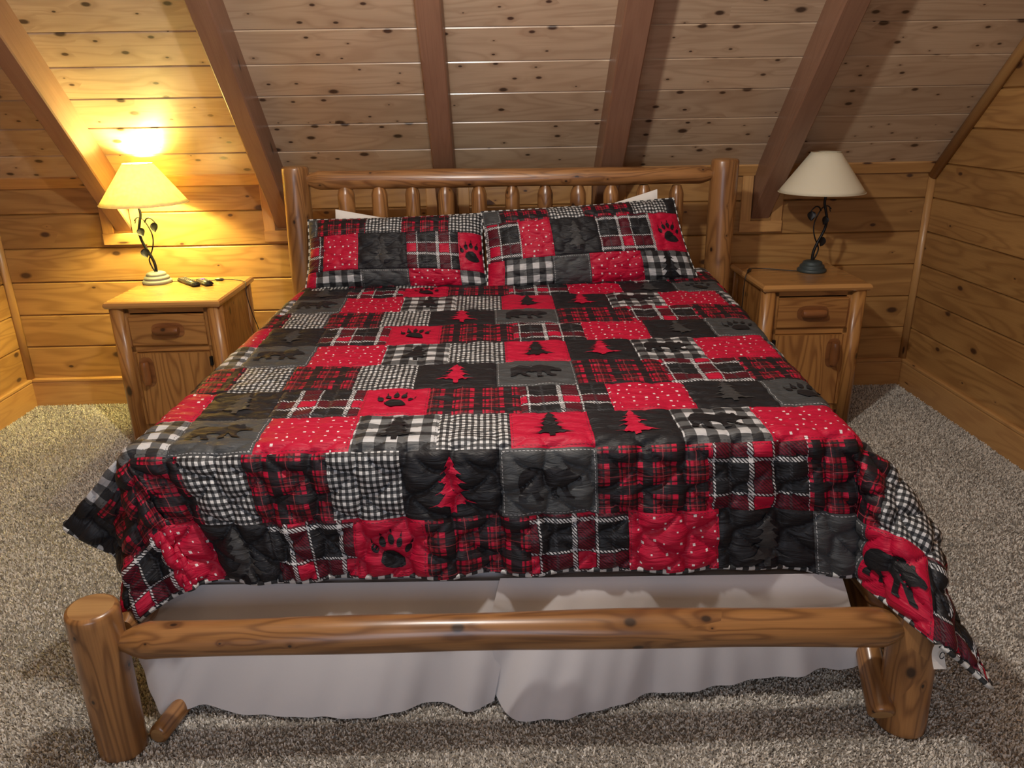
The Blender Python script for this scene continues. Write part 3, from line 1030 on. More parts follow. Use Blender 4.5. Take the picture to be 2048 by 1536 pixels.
def build_quilt():
    q = thing('quilt', 'red, black and grey patchwork lodge quilt with trees, bears and paws spread over the bed', 'quilt', (0, 0, 0))
    rows = quilt_rows()
    hem_f = -2.782
    sL, sR = -1.305, 1.435
    prng = random.Random(4)
    bands = [('R', hem_f, -2.612), ('P', -2.612, rows[0])]
    seq = 'QRP'
    for i in range(len(rows) - 1):
        bands.append((seq[i % 3], rows[i], rows[i + 1]))
    tab = {'P': (PCOL, PK), 'Q': (QCOL, QK), 'R': (RCOL, RK)}
    for typ, t0, t1 in bands:
        cols, ks = tab[typ]
        for i in range(len(cols) - 1):
            a, c = max(cols[i], sL), min(cols[i + 1], sR)
            if c - a < 0.01:
                continue
            k = ks[i + 1] if len(ks) == len(cols) else ks[i]
            if typ == 'R' and t0 < -2.7 and k == 'greypaw':
                k = 'grey'
            ps = 0.92 if k != 'redbear' else 0.86
            wcol = cols[i + 1] - cols[i]
            ps = min(ps, 0.86 * wcol / 0.185) if 'bear' in k else ps
            make_patch(quilt_surface, a, c, t0, t1, k, q, prng=prng, printscale=ps, poff=(0, 0.006 if t0 > -2.5 else 0.0))
    # backing sheet just inside the patches
    S, T = np.meshgrid(np.linspace(sL, sR, 150), np.linspace(hem_f, rows[-1], 120))
    e = 0.003
    s, t = S.ravel(), T.ravel()
    P = drape(s, t)
    N = np.cross(drape(s + e, t) - drape(s - e, t), drape(s, t + e) - drape(s, t - e))
    N /= np.linalg.norm(N, axis=1)[:, None]
    idx = np.arange(S.size).reshape(S.shape)
    F = np.stack([idx[:-1, :-1], idx[1:, :-1], idx[1:, 1:], idx[:-1, 1:]], -1).reshape(-1, 4)
    o = mesh_np('backing', P - N * 0.008, F, np.stack([s, t], 1), FAB['backing'], q)
    o['label'] = 'grey backing cloth'
    # striped binding along the hem
    path = [(sL, t_) for t_ in np.linspace(rows[-1], hem_f, 220)] + [(s_, hem_f) for s_ in np.linspace(sL, sR, 300)[1:]] + [(sR, t_) for t_ in np.linspace(hem_f, rows[-1], 220)[1:]]
    a = np.array(path)
    P = drape(a[:, 0], a[:, 1])
    mb = MB()
    tube(mb, P, 0.0075, 8)
    o = mb.build('binding', FAB['binding'], q, smooth=True)
    o['label'] = 'black and white striped binding along the hem'
    # care tag on the hem near the right foot post
    tp = drape(np.array([1.20]), np.array([hem_f]))[0]
    mb = MB()
    n = 6
    vs, fs, us = [], [], []
    for i in range(n + 1):
        f = i / n
        for w_ in (-0.016, 0.016):
            vs.append((tp[0] - 0.01 + w_ + 0.012 * f, tp[1] + 0.012 * math.sin(f * 3), tp[2] - 0.075 * f + 0.01))
    for i in range(n):
        fs.append((2 * i, 2 * i + 1, 2 * i + 3, 2 * i + 2)); us.append([(0, 0), (1, 0), (1, 1), (0, 1)])
    mb.add(vs, fs, us)
    o = mb.build('care_tag', M['white_cloth'], q, smooth=True)
    o['label'] = 'white cloth care tag hanging from the hem'
    mb = MB()
    a_ = np.linspace(0.4, 5.9, 20)
    tube(mb, [(tp[0] - 0.002 + 0.0055 * math.cos(v), tp[1] - 0.0005, tp[2] - 0.022 + 0.010 * math.sin(v)) for v in a_], 0.0011, 6)
    mb.build('tag_print', FAB['black_print'], o)


# ------------------------------------------------------------------ bed
def build_bed():
    bed = thing('log_bed', 'king-size bed frame of honey-stained peeled logs', 'bed', (0.03, -2.6, 0))
    inv = Matrix.Translation((-0.03, 2.6, 0))

    def lg(nm, p0, p1, *a, **k):
        d = np.array([-0.03, 2.6, 0])
        return log(nm, np.array(p0) + d, np.array(p1) + d, *a, parent=bed, **k)
    yh = -0.455
    lg('head_post', (-0.962, yh, 0), (-0.950, yh, 1.345), 0.069, 0.063, seed=1, wob=0.05)
    lg('head_post', (1.100, yh, 0), (1.097, yh, 1.345), 0.070, 0.065, seed=2, wob=0.05)
    lg('head_rail', (-0.905, yh, 1.280), (1.050, yh, 1.272), 0.043, 0.043, seed=3, tip=(0.07, 0.07), wob=0.07, tipr=0.42)
    lg('head_rail', (-0.905, yh, 0.70), (1.050, yh, 0.70), 0.045, 0.045, seed=4, tip=(0.07, 0.07), wob=0.07)
    for i in range(11):
        x = -0.722 + 0.1592 * i
        lg('spindle', (x, yh + 0.002, 0.72), (x + 0.002, yh + 0.002, 1.252 - 0.0025 * i), 0.037 + 0.002 * math.sin(i * 2.1), 0.037 + 0.002 * math.cos(i * 1.7), seed=10 + i, tip=(0, 0.040), tipr=0.60, wob=0.06, n=14, seg=20, cap=0.0)
    # foot
    lg('foot_post', (-1.047, -2.605, 0), (-1.047, -2.605, 0.452), 0.061, 0.063, seed=31, wob=0.05, cap=0.010)
    lg('foot_post', (1.052, -2.612, 0), (1.052, -2.590, 0.385), 0.068, 0.063, seed=32, wob=0.05, cap=0.010)
    lg('foot_rail', (-1.000, -2.605, 0.346), (1.025, -2.606, 0.314), 0.047, 0.049, seed=33, tip=(0.075, 0.075), wob=0.06, tipr=0.38, n=50, seg=36, bend=0.010)
    for s, x0, x1 in ((-1, -1.015, -0.955), (1, 1.015, 1.080)):
        lg('side_rail', (x0, -2.54, 0.335), (x1, -0.50, 0.335), 0.05, 0.05, seed=40 + s, tip=(0.05, 0.05))
    lg('brace', (0.972, -2.655, 0.070), (1.025, -2.28, 0.290), 0.033, 0.034, seed=50, wob=0.09, cap=0.008, bend=0.0)
    lg('brace', (-0.958, -2.600, 0.033), (-0.870, -2.20, 0.033), 0.027, 0.028, seed=51, wob=0.09, cap=0.008)


def soft_box(name, c, half, rz, m_, rad=0.05, n=28, bulge=0.0):
    """upholstered block with rounded edges"""
    P, F = [], []
    bm = bmesh.new()
    bmesh.ops.create_cube(bm, size=2.0)
    for v in bm.verts:
        v.co = Vector((v.co.x * half[0], v.co.y * half[1], v.co.z * half[2]))
    bmesh.ops.bevel(bm, geom=bm.edges[:], offset=rad, segments=5, profile=0.5, affect='EDGES')
    me = bpy.data.meshes.new(name)
    bm.to_mesh(me); bm.free()
    for p_ in me.polygons:
        p_.use_smooth = True
    me.materials.append(m_)
    o = bpy.data.objects.new(name, me)
    COL.objects.link(o)
    for v in me.vertices:
        v.co.x += v.co.y * math.tan(-rz)
    o.location = c
    return o


def build_mattress():
    rz = -math.atan(0.1 / 1.8)
    ymid = (-2.415 - 0.54) / 2
    xm = axis_x(ymid)
    mt = soft_box('mattress', (xm, ymid, 0.564), (0.945, 0.925, 0.188), rz, M['mattress'], 0.020)
    tag(mt, 'white mattress edge showing under the quilt at the foot of the bed', 'mattress')
    # law tag
    b = NB('mattress_tag_print')
    uv = b.n('ShaderNodeUVMap').outputs[0]
    s = b.sep(uv)
    dx = b.math('SUBTRACT', s[0], 0.45); dy = b.math('MULTIPLY', b.math('SUBTRACT', s[1], 0.35), 0.75)
    rr = b.math('SQRT', b.math('ADD', b.math('MULTIPLY', dx, dx), b.math('MULTIPLY', dy, dy)))
    ringm = b.math('MULTIPLY', b.math('GREATER_THAN', rr, 0.20), b.math('LESS_THAN', rr, 0.27))
    st = b.math('MULTIPLY', b.math('LESS_THAN', rr, 0.14), b.math('GREATER_THAN', b.math('FRACT', b.math('MULTIPLY', s[0], 14.0)), 0.45))
    c = b.mix(b.math('MAXIMUM', ringm, st), (0.33, 0.42, 0.47), (0.05, 0.07, 0.09))
    fr_ = b.math('GREATER_THAN', b.math('MAXIMUM', b.math('ABSOLUTE', b.math('SUBTRACT', s[0], 0.5)), b.math('ABSOLUTE', b.math('SUBTRACT', s[1], 0.5))), 0.46)
    c = b.mix(fr_, c, (0.12, 0.17, 0.2))
    b.bsdf(c, 0.6)
    mb = MB()
    cz = 0.394
    f = [(-0.541, cz - 0.014), (-0.506, cz - 0.014), (-0.506, cz + 0.022), (-0.541, cz + 0.022)]
    # lies on the front face
    ang = rz
    fv = []
    for x, z in f:
        y = ymid - 0.925 - 0.0015
        fv.append((x, y, z))
    mb.add(fv + [(x, y + 0.001, z) for x, y, z in fv], [(0, 1, 2, 3), (7, 6, 5, 4)], [[(0, 0), (1, 0), (1, 1), (0, 1)]] * 2)
    tg = mb.build('label_tag', b.m)
    tg.parent = mt
    tg.matrix_parent_inverse = Matrix.Translation(-mt.location)
    tg['label'] = 'small blue-grey printed label'
    bx = soft_box('box_spring', (xm, ymid, 0.270), (0.935, 0.915, 0.104), rz, M['skirt'], 0.02)
    tag(bx, 'fabric-covered box spring between mattress and skirt', 'box spring')
    # skirt panels
    sk = thing('bed_skirt', 'pale grey bed skirt hanging in two front panels to the carpet', 'bed skirt', (0, -2.44, 0))

    def ray(qx, qy):
        y_, p_, r_ = CAM['yaw'], CAM['pitch'], CAM['roll']
        fw = np.array([math.sin(y_) * math.cos(p_), math.cos(y_) * math.cos(p_), math.sin(p_)])
        rt = np.array([math.cos(y_), -math.sin(y_), 0]); up = np.cross(rt, fw)
        R2 = rt * math.cos(r_) + up * math.sin(r_); U2 = -rt * math.sin(r_) + up * math.cos(r_)
        return fw + R2 * (qx - 1024) / CAM['f'] - U2 * (qy - 768) / CAM['f']

    def hem_point(q, y=-2.50):
        d = ray(*q); C_ = np.array(CAM['c'])
        P = C_ + d * (y - C_[1]) / d[1]
        if P[2] < 0.018:
            P = C_ + d * (0.018 - C_[2]) / d[2]
        return P

    def panel(x0, x1, hempx, seed, foldamp, yoff, ztp):
        hem = np.array([hem_point(q_) for q_ in hempx])
        L = np.concatenate([[0], np.cumsum(np.linalg.norm(np.diff(hem, axis=0), axis=1))]); L /= L[-1]
        nu, nv = 150, 40
        U = np.linspace(0, 1, nu)
        H = np.stack([np.interp(U, L, hem[:, c]) for c in range(3)], 1)
        # smooth the hem a little
        ker = np.ones(5) / 5
        for c in range(3):
            H[2:-2, c] = np.convolve(H[:, c], ker, 'valid')
        V = np.linspace(0, 1, nv)
        P = []
        for v in V:
            top = np.stack([x0 + (x1 - x0) * U, np.full(nu, -2.438 + yoff) - 0.0 * U + 0.055 * (x0 + (x1 - x0) * U) * -1 * 0.5, np.full(nu, ztp)], 1)
            w_ = v ** 0.9
            Q = top * (1 - w_) + H * w_
            Q[:, 2] = top[:, 2] * (1 - v) + H[:, 2] * v
            # bulging folds growing downwards
            a = foldamp * v ** 1.3
            ff = np.sin(U * 21 + seed + 2.0 * np.sin(U * 5 + seed)) * 0.6 + 0.4 * np.sin(U * 47 + seed * 2 + v * 1.5) + 0.25 * np.sin(U * 83 + seed)
            Q[:, 1] -= a * ff * 0.02 + 0.010 * math.sin(PI * v)
            # tucked crease under the box spring edge
            Q[:, 1] += 0.0015 * math.exp(-((v - 0.33) / 0.02) ** 2)
            P.append(Q)
        P = np.concatenate(P)
        idx = np.arange(nu * nv).reshape(nv, nu)
        F = np.stack([idx[:-1, :-1], idx[1:, :-1], idx[1:, 1:], idx[:-1, 1:]], -1).reshape(-1, 4)
        o = mesh_np('front_panel', P - np.array([0, -2.44, 0]), F, None, M['skirt'], sk)
        return o
    p1 = [(278, 1318), (300, 1385), (322, 1436), (350, 1424), (376, 1415), (405, 1407), (432, 1413), (472, 1426), (520, 1432), (620, 1437), (740, 1436), (800, 1421), (850, 1407), (885, 1405), (910, 1413), (935, 1424), (955, 1421), (975, 1406), (988, 1400)]
    p2 = [(962, 1320), (975, 1365), (1000, 1412), (1030, 1446), (1060, 1446), (1110, 1436), (1194, 1420), (1265, 1402), (1336, 1385), (1473, 1368), (1585, 1349), (1649, 1338), (1672, 1345), (1692, 1345), (1712, 1335), (1724, 1318), (1718, 1300)]
    panel(-0.975, 0.02, p1, 1.0, 0.32, 0.004, 0.374)
    panel(-0.03, 0.90, p2, 2.7, 0.65, -0.006, 0.388)
    for s, xa in ((-1, -0.985), (1, 0.99)):
        nu, nv = 80, 12
        U = np.linspace(-2.40, -0.55, nu); V = np.linspace(0, 1, nv)
        P = []
        for v in V:
            P.append(np.stack([axis_x(U) + s * (0.945 + 0.02 * v + 0.010 * v * np.sin(U * 23)), U + 2.44, 0.385 * (1 - v) + 0.04 * v + 0 * U], 1))
        idx = np.arange(nu * nv).reshape(nv, nu)
        F = np.stack([idx[:-1, :-1], idx[1:, :-1], idx[1:, 1:], idx[:-1, 1:]], -1).reshape(-1, 4)
        mesh_np('side_panel', np.concatenate(P), F, None, M['skirt'], sk)


# ------------------------------------------------------------------ pillows
def pillow_surface(TLc, TRc, BRc, BLc, depth, W, H, qamp, seed, dent=0.0):
    TLc, TRc, BRc, BLc = (np.array(c, float) for c in (TLc, TRc, BRc, BLc))
    nrm = np.cross(TRc - BLc, TLc - BRc); nrm /= np.linalg.norm(nrm)
    if nrm[1] > 0:
        nrm = -nrm

    def base(u, v, side=1):
        # pull the middle of each edge in a little, like stuffed cloth
        cu, cv = u - 0.5, v - 0.5
        u2 = 0.5 + cu * (1 - 0.05 * (1 - (2 * cv) ** 2) * np.abs(2 * cu) ** 3 * -1 * 0 - 0.03 * np.sin(PI * v))
        v2 = 0.5 + cv * (1 - 0.035 * np.sin(PI * u))
        P = (BLc * (1 - u2)[:, None] + BRc * u2[:, None]) * (1 - v2)[:, None] + (TLc * (1 - u2)[:, None] + TRc * u2[:, None]) * v2[:, None]
        eu = np.clip(1 - np.abs(2 * cu) ** 2.6, 0, 1) ** 0.55
        ev = np.clip(1 - np.abs(2 * cv) ** 2.4, 0, 1) ** 0.6
        bulge = depth * eu * ev
        bulge = bulge + 0.010 * lownoise(u * 2, v * 2, 5.0, seed) * eu * ev
        return P + nrm * (bulge * side)[:, None]

    def surf(u, v, extra):
        e = 0.004
        P = base(u, v)
        A = base(np.clip(u + e, 0, 1), v) - base(np.clip(u - e, 0, 1), v)
        B = base(u, np.clip(v + e, 0, 1)) - base(u, np.clip(v - e, 0, 1))
        N = np.cross(A, B); N /= np.maximum(np.linalg.norm(N, axis=1)[:, None], 1e-9)
        inn = smooth01(np.minimum(np.minimum(u, 1 - u) * W, np.minimum(v, 1 - v) * H) / 0.03)
        d = puff(u * W, v * H, qamp, 0.095) + 0.0022 * lownoise(u * W, v * H * 1.5, 60, seed + 3)
        return P + N * (d * inn + extra * inn)[:, None]
    return base, surf, nrm


def build_sham(corners, W, H, rows, label, seed, prs=0.9):
    base, surf, nrm = pillow_surface(*corners, 0.095, W, H, 0.0080, seed)
    cen = sum(np.array(c) for c in corners) / 4
    cen[2] = min(c[2] for c in corners)
    sh = thing('pillow_sham', label, 'pillow', tuple(cen))
    f2 = lambda u, v, e_: surf(u, v, e_) - cen
    rng = random.Random(seed)
    for v0, v1, cols in rows:
        x = 0.0
        for x1, k in cols:
            make_patch(f2, x, x1, v0, v1, k, sh, res=0.009, uvs=(W, H), prng=rng, printscale=prs)
            x = x1
    n = 26
    U, V = np.meshgrid(np.linspace(0, 1, n), np.linspace(0, 1, n))
    u, v = U.ravel(), V.ravel()
    P = base(u, v, -0.55) - cen
    idx = np.arange(n * n).reshape(n, n)
    F = np.stack([idx[:-1, :-1], idx[1:, :-1], idx[1:, 1:], idx[:-1, 1:]], -1).reshape(-1, 4)
    o = mesh_np('back_cloth', P, F, np.stack([u * W, v * H], 1), FAB['backing'], sh)
    # piping round the edge
    tt = np.linspace(0, 1, 60)
    ring = [(a, 0) for a in tt] + [(1, a) for a in tt[1:]] + [(1 - a, 1) for a in tt[1:]] + [(0, 1 - a) for a in tt[1:]]
    ring = np.array(ring)
    P = base(ring[:, 0], ring[:, 1]) - cen
    mb = MB(); tube(mb, P, 0.0045, 6, caps=(False, False))
    mb.build('piping', FAB['binding'], sh, smooth=True)
    return sh


def build_pillows():
    L = [(-0.885, -0.575, 1.110), (-0.070, -0.575, 1.125), (-0.050, -0.760, 0.800), (-0.890, -0.745, 0.815)]
    rowsL = [(0.0, 0.21, [(0.06, 'red'), (0.32, 'buff'), (0.58, 'grey'), (0.86, 'dots'), (1.0, 'buff')]),
             (0.21, 0.70, [(0.10, 'tartan'), (0.30, 'dots'), (0.575, 'blacktree'), (0.865, 'tartan'), (1.0, 'redpaw')]),
             (0.70, 1.0, [(0.06, 'grey'), (0.34, 'plaid'), (0.545, 'ging'), (0.81, 'plaid'), (1.0, 'ging')])]
    build_sham(L, 0.84, 0.40, rowsL, 'patchwork pillow sham on the left, beside the lit lamp side of the bed', 3)
    R = [(-0.075, -0.600, 1.135), (0.830, -0.575, 1.178), (0.935, -0.735, 0.815), (-0.055, -0.795, 0.795)]
    rowsR = [(0.0, 0.34, [(0.08, 'red'), (0.31, 'buff'), (0.49, 'grey'), (0.74, 'dots'), (1.0, 'bufftree')]),
             (0.34, 0.80, [(0.17, 'tartan'), (0.325, 'dots'), (0.555, 'blacktree'), (0.83, 'tartan'), (1.0, 'redpaw')]),
             (0.80, 1.0, [(0.09, 'grey'), (0.33, 'plaid'), (0.51, 'ging'), (0.76, 'plaid'), (0.94, 'ging'), (1.0, 'black')])]
    build_sham(R, 0.95, 0.42, rowsR, 'patchwork pillow sham on the right, overlapping the other one', 8)
    for cs, lab in (([(-0.765, -0.512, 1.150), (-0.16, -0.512, 1.045), (-0.14, -0.60, 0.83), (-0.80, -0.60, 0.83)], 'white pillow peeking out above the left sham'),
                    ([(0.10, -0.512, 1.035), (0.765, -0.512, 1.215), (0.80, -0.60, 0.83), (0.05, -0.60, 0.83)], 'white pillow peeking out above the right sham')):
        base, surf, nrm = pillow_surface(*cs, 0.030, 0.6, 0.35, 0.0, 5)
        cen = sum(np.array(c) for c in cs) / 4; cen[2] = 0.83
        n = 40
        U, V = np.meshgrid(np.linspace(0, 1, n), np.linspace(0, 1, n))
        u, v = U.ravel(), V.ravel()
        Pf, Pb = base(u, v, 1.0) - cen, base(u, v, -0.35) - cen
        idx = np.arange(n * n).reshape(n, n)
        F = np.stack([idx[:-1, :-1], idx[:-1, 1:], idx[1:, 1:], idx[1:, :-1]], -1).reshape(-1, 4)
        F2 = F[:, ::-1] + n * n
        o = mesh_np('white_pillow', np.concatenate([Pf, Pb]), np.concatenate([F, F2]), None, M['white_cloth'])
        o.location = cen
        tag(o, lab, 'pillow')


# ------------------------------------------------------------------ nightstands
def build_nightstand(x0, y0, W, D, label, mirror, rz=-0.008):
    """front left corner of the top at (x0, y0); handle side given by mirror"""
    H = 0.757
    st = thing('nightstand', label, 'nightstand', (x0 + W / 2, y0 + D / 2, 0), rz)
    hw, hd = W / 2, D / 2
    # top slab with bullnose front and sides
    mb = MB()
    t = 0.034
    lay = [(0.012, 0.0), (0.004, 0.006), (0.0, 0.017), (0.004, 0.028), (0.012, t)]
    boards = 1
    pr = []
    nrow = len(lay)
    vs = []
    for ins, z in lay:
        vs += [(-hw + ins, -hd + ins, H - t + z), (hw - ins, -hd + ins, H - t + z), (hw - ins, hd - ins * 0.2, H - t + z), (-hw + ins, hd - ins * 0.2, H - t + z)]
    fs, us = [], []
    for i in range(nrow - 1):
        for k in range(4):
            k2 = (k + 1) % 4
            f = [i * 4 + k, i * 4 + k2, (i + 1) * 4 + k2, (i + 1) * 4 + k]
            fs.append(f)
            us.append([(vs[j][0] if k % 2 == 0 else vs[j][1], vs[j][2]) for j in f])
    fs += [[3, 2, 1, 0], [(nrow - 1) * 4 + k for k in range(4)]]
    us += [[(vs[j][0], vs[j][1]) for j in f] for f in fs[-2:]]
    mb.add(vs, fs, us)
    mb.build('table_top', M['stand_top'], st)
    zt = H - t
    lw = hw - 0.045   # leg centre
    ld = hd - 0.050
    r = 0.034
    for sx in (-1, 1):
        for sy in (-1, 1):
            mb = MB()
            k = 12
            ring = []
            # quartered log: rounded outer corner, flat inner sides
            pr = []
            for i in range(k):
                a = 2 * PI * i / k
                rr = r * (1.0 + 0.12 * abs(math.cos(2 * a + PI / 2)))
                pr.append((sx * lw + rr * math.cos(a), sy * ld + rr * math.sin(a)))
            prism(mb, pr, 0.0, zt, 'z')
            o = mb.build('leg', M['stand'], st, smooth=True)
            for pl in o.data.polygons:
                if len(pl.vertices) > 4:
                    pl.use_smooth = False
    for sx in (-1, 1):
        mb = MB(); cbox(mb, (sx * (lw + 0.012) - 0.008, -ld + 0.02, 0.09), (sx * (lw + 0.012) + 0.008, ld - 0.02, zt), 'z', 0.002)
        mb.build('side_panel', M['stand'], st)
    mb = MB(); cbox(mb, (-lw, ld - 0.01, 0.09), (lw, ld + 0.006, zt), 'x', 0.002)
    mb.build('back_panel', M['stand'], st)
    mb = MB(); cbox(mb, (-lw, -ld, 0.09), (lw, ld, 0.105), 'x', 0.002)
    mb.build('bottom_shelf', M['stand'], st)
    yf = -ld - 0.004
    # face frame
    fx = lw - 0.030
    ft = [('face_frame', (-fx, yf, zt - 0.030), (fx, yf + 0.02, zt), 'x'),
          ('face_frame', (-fx, yf, zt - 0.225), (fx, yf + 0.02, zt - 0.195), 'x'),
          ('face_frame', (-fx, yf, 0.085), (fx, yf + 0.02, 0.12), 'x'),
          ('face_frame', (-fx - 0.004, yf, 0.085), (-fx + 0.026, yf + 0.02, zt), 'z'),
          ('face_frame', (fx - 0.026, yf, 0.085), (fx + 0.004, yf + 0.02, zt), 'z')]
    for nm, lo, hi, ax in ft:
        mb = MB(); cbox(mb, lo, hi, ax, 0.002)
        mb.build(nm, M['stand'], st)
    ix = fx - 0.022

    def handle(parent, cx, cz, vert, L=0.115):
        mb = MB()
        n = 9
        if vert:
            pts = [(cx, yf - 0.036, cz - L / 2 + L * i / (n - 1)) for i in range(n)]
        else:
            pts = [(cx - L / 2 + L * i / (n - 1), yf - 0.036, cz) for i in range(n)]
        rad = [0.017] + [0.021] * (n - 2) + [0.017]
        tube(mb, pts, rad, 14, wob=0.08, seed=abs(int(cx * 100)) + 3)
        o = mb.build('handle', M['handle'], parent, smooth=True)
        o['label'] = 'dark log-segment handle'
        return o
    # drawer
    dr = MB(); cbox(dr, (-ix, yf - 0.016, zt - 0.192), (ix, yf + 0.012, zt - 0.036), 'x', 0.007)
    d = dr.build('drawer', M['stand'], st)
    # scooped recess plate behind the handle
    def recess(parent, cx, cz, vert):
        mb = MB()
        pts = []
        n = 20
        a, c = (0.036, 0.075) if vert else (0.078, 0.038)
        for i in range(n):
            an = 2 * PI * i / n
            sx = math.copysign(abs(math.cos(an)) ** 0.6, math.cos(an)); sz = math.copysign(abs(math.sin(an)) ** 0.6, math.sin(an))
            pts.append((cx + a * sx, cz + c * sz))
        prism(mb, [(x, z) for x, z in pts], yf - 0.0185, yf - 0.010, 'y')
        o = mb.build('recess', M['handle'], parent)
        return o
    recess(d, 0, zt - 0.114, False)
    h = handle(d, 0, zt - 0.112, False)
    dd = MB(); cbox(dd, (-ix, yf - 0.014, 0.125), (ix, yf + 0.010, zt - 0.228), 'z', 0.006)
    door = dd.build('door', M['stand'], st)
    hx = (ix - 0.045) * (1 if mirror > 0 else -1)
    recess(door, hx, 0.40, True)
    handle(door, hx, 0.40, True, 0.115)
    mh = -1 if mirror > 0 else 1
    for z in (0.20, 0.45):
        mb = MB(); cbox(mb, (mh * (ix + 0.004) - 0.006, yf - 0.020, z - 0.022), (mh * (ix + 0.004) + 0.006, yf - 0.002, z + 0.022), 'z', 0.002)
        mb.build('hinge', M['iron'], st)
    return st


M['iron'] = plain('wrought_iron', (0.018, 0.018, 0.02), 0.45, 0.5, 0.6, bumpscale=120.0)
M['lamp_base_grey'] = plain('weathered_pewter', (0.20, 0.215, 0.215), 0.6, 0.4, 0.1, bumpscale=90.0)
M['lamp_base_dark'] = plain('weathered_green_iron', (0.055, 0.075, 0.078), 0.5, 0.5, 0.2, bumpscale=90.0)
M['black_plastic'] = plain('black_plastic', (0.014, 0.014, 0.016), 0.35)
M['grey_buttons'] = plain('grey_rubber', (0.16, 0.165, 0.18), 0.6)
M['purple_button'] = plain('purple_rubber', (0.12, 0.04, 0.45), 0.5)


def shade_material(name, lit):
    b = NB(name)
    tc = b.n('ShaderNodeTexCoord').outputs['Object']
    n1 = b.noise(tc, 260.0, 3, 0.6)
    n2 = b.noise(b.comb(*[b.math('MULTIPLY', v, m_) for v, m_ in zip(b.sep(tc), (60.0, 60.0, 60.0))]), 1.0, 3)
    base = b.mix(n2, (0.93, 0.88, 0.70), (0.84, 0.78, 0.58))
    nrm = b.bump(n1, 0.25, 0.001)
    d = b.n('ShaderNodeBsdfDiffuse', i_Color=base, i_Normal=nrm)
    tcol = b.ramp(n2, [(0.35, (0.70, 0.58, 0.27)), (0.65, (0.92, 0.82, 0.46))])
    t = b.n('ShaderNodeBsdfTranslucent', i_Color=tcol)
    mx = b.n('ShaderNodeMixShader', i_0=0.34 if lit else 0.12, i_1=d.outputs[0], i_2=t.outputs[0])
    b.t.links.new(mx.outputs[0], b.out.inputs[0])
    return b.m


M['shade'] = shade_material('parchment_shade', True)
M['shade_off'] = shade_material('parchment_shade_unlit', False)


def emitter(name, col, strength):
    b = NB(name)
    e = b.n('ShaderNodeEmission', i_Color=col, i_Strength=strength)
    b.t.links.new(e.outputs[0], b.out.inputs[0])
    return b.m


M['bulb_lit'] = emitter('lit_bulb', (1.0, 0.72, 0.30), 25.0)
M['bulb_off'] = plain('frosted_bulb', (0.8, 0.8, 0.78), 0.3)


def catmull(pts, n=10):
    pts = [np.array(p, float) for p in pts]
    pts = [2 * pts[0] - pts[1]] + pts + [2 * pts[-1] - pts[-2]]
    out = []
    for i in range(1, len(pts) - 2):
        for k in range(n):
            t = k / n
            p0, p1, p2, p3 = pts[i - 1:i + 3]
            out.append(0.5 * ((2 * p1) + (-p0 + p2) * t + (2 * p0 - 5 * p1 + 4 * p2 - p3) * t * t + (-p0 + 3 * p1 - 3 * p2 + p3) * t ** 3))
    out.append(pts[-2])
    return out


def leaf(parent, p, d, roll, size=0.038):
    """small cupped iron leaf with raised veins"""
    d = np.array(d, float); d /= np.linalg.norm(d)
    side = np.cross(d, np.array([0, -1, 0.15])); side /= np.linalg.norm(side)
    nn = np.cross(side, d)
    side, nn = side * math.cos(roll) + nn * math.sin(roll), nn * math.cos(roll) - side * math.sin(roll)
    n, m_ = 9, 6
    vs, fs, us = [], [], []
    for lay in (0, 1):
        for i in range(n):
            f = i / (n - 1)
            wd = size * 0.43 * (math.sin(PI * f ** 0.75) ** 0.75 if 0 < f < 1 else 0.0)
            for j in range(m_ + 1):
                g = j / m_ * 2 - 1
                h = 0.006 * (g * g) - 0.0012 * abs(math.sin(f * 18 + abs(g) * 3)) - (0.002 if lay else 0)
                vs.append(np.array(p) + d * size * f + side * wd * g + nn * h)
    W_ = m_ + 1
    for lay in (0, 1):
        o = lay * n * W_
        for i in range(n - 1):
            for j in range(m_):
                f = [o + i * W_ + j, o + i * W_ + j + 1, o + (i + 1) * W_ + j + 1, o + (i + 1) * W_ + j]
                fs.append(f if lay else f[::-1]); us.append([(0, 0)] * 4)
    mb = MB(); mb.add(vs, fs, us)
    return mb.build('leaf', M['iron'], parent, smooth=True)


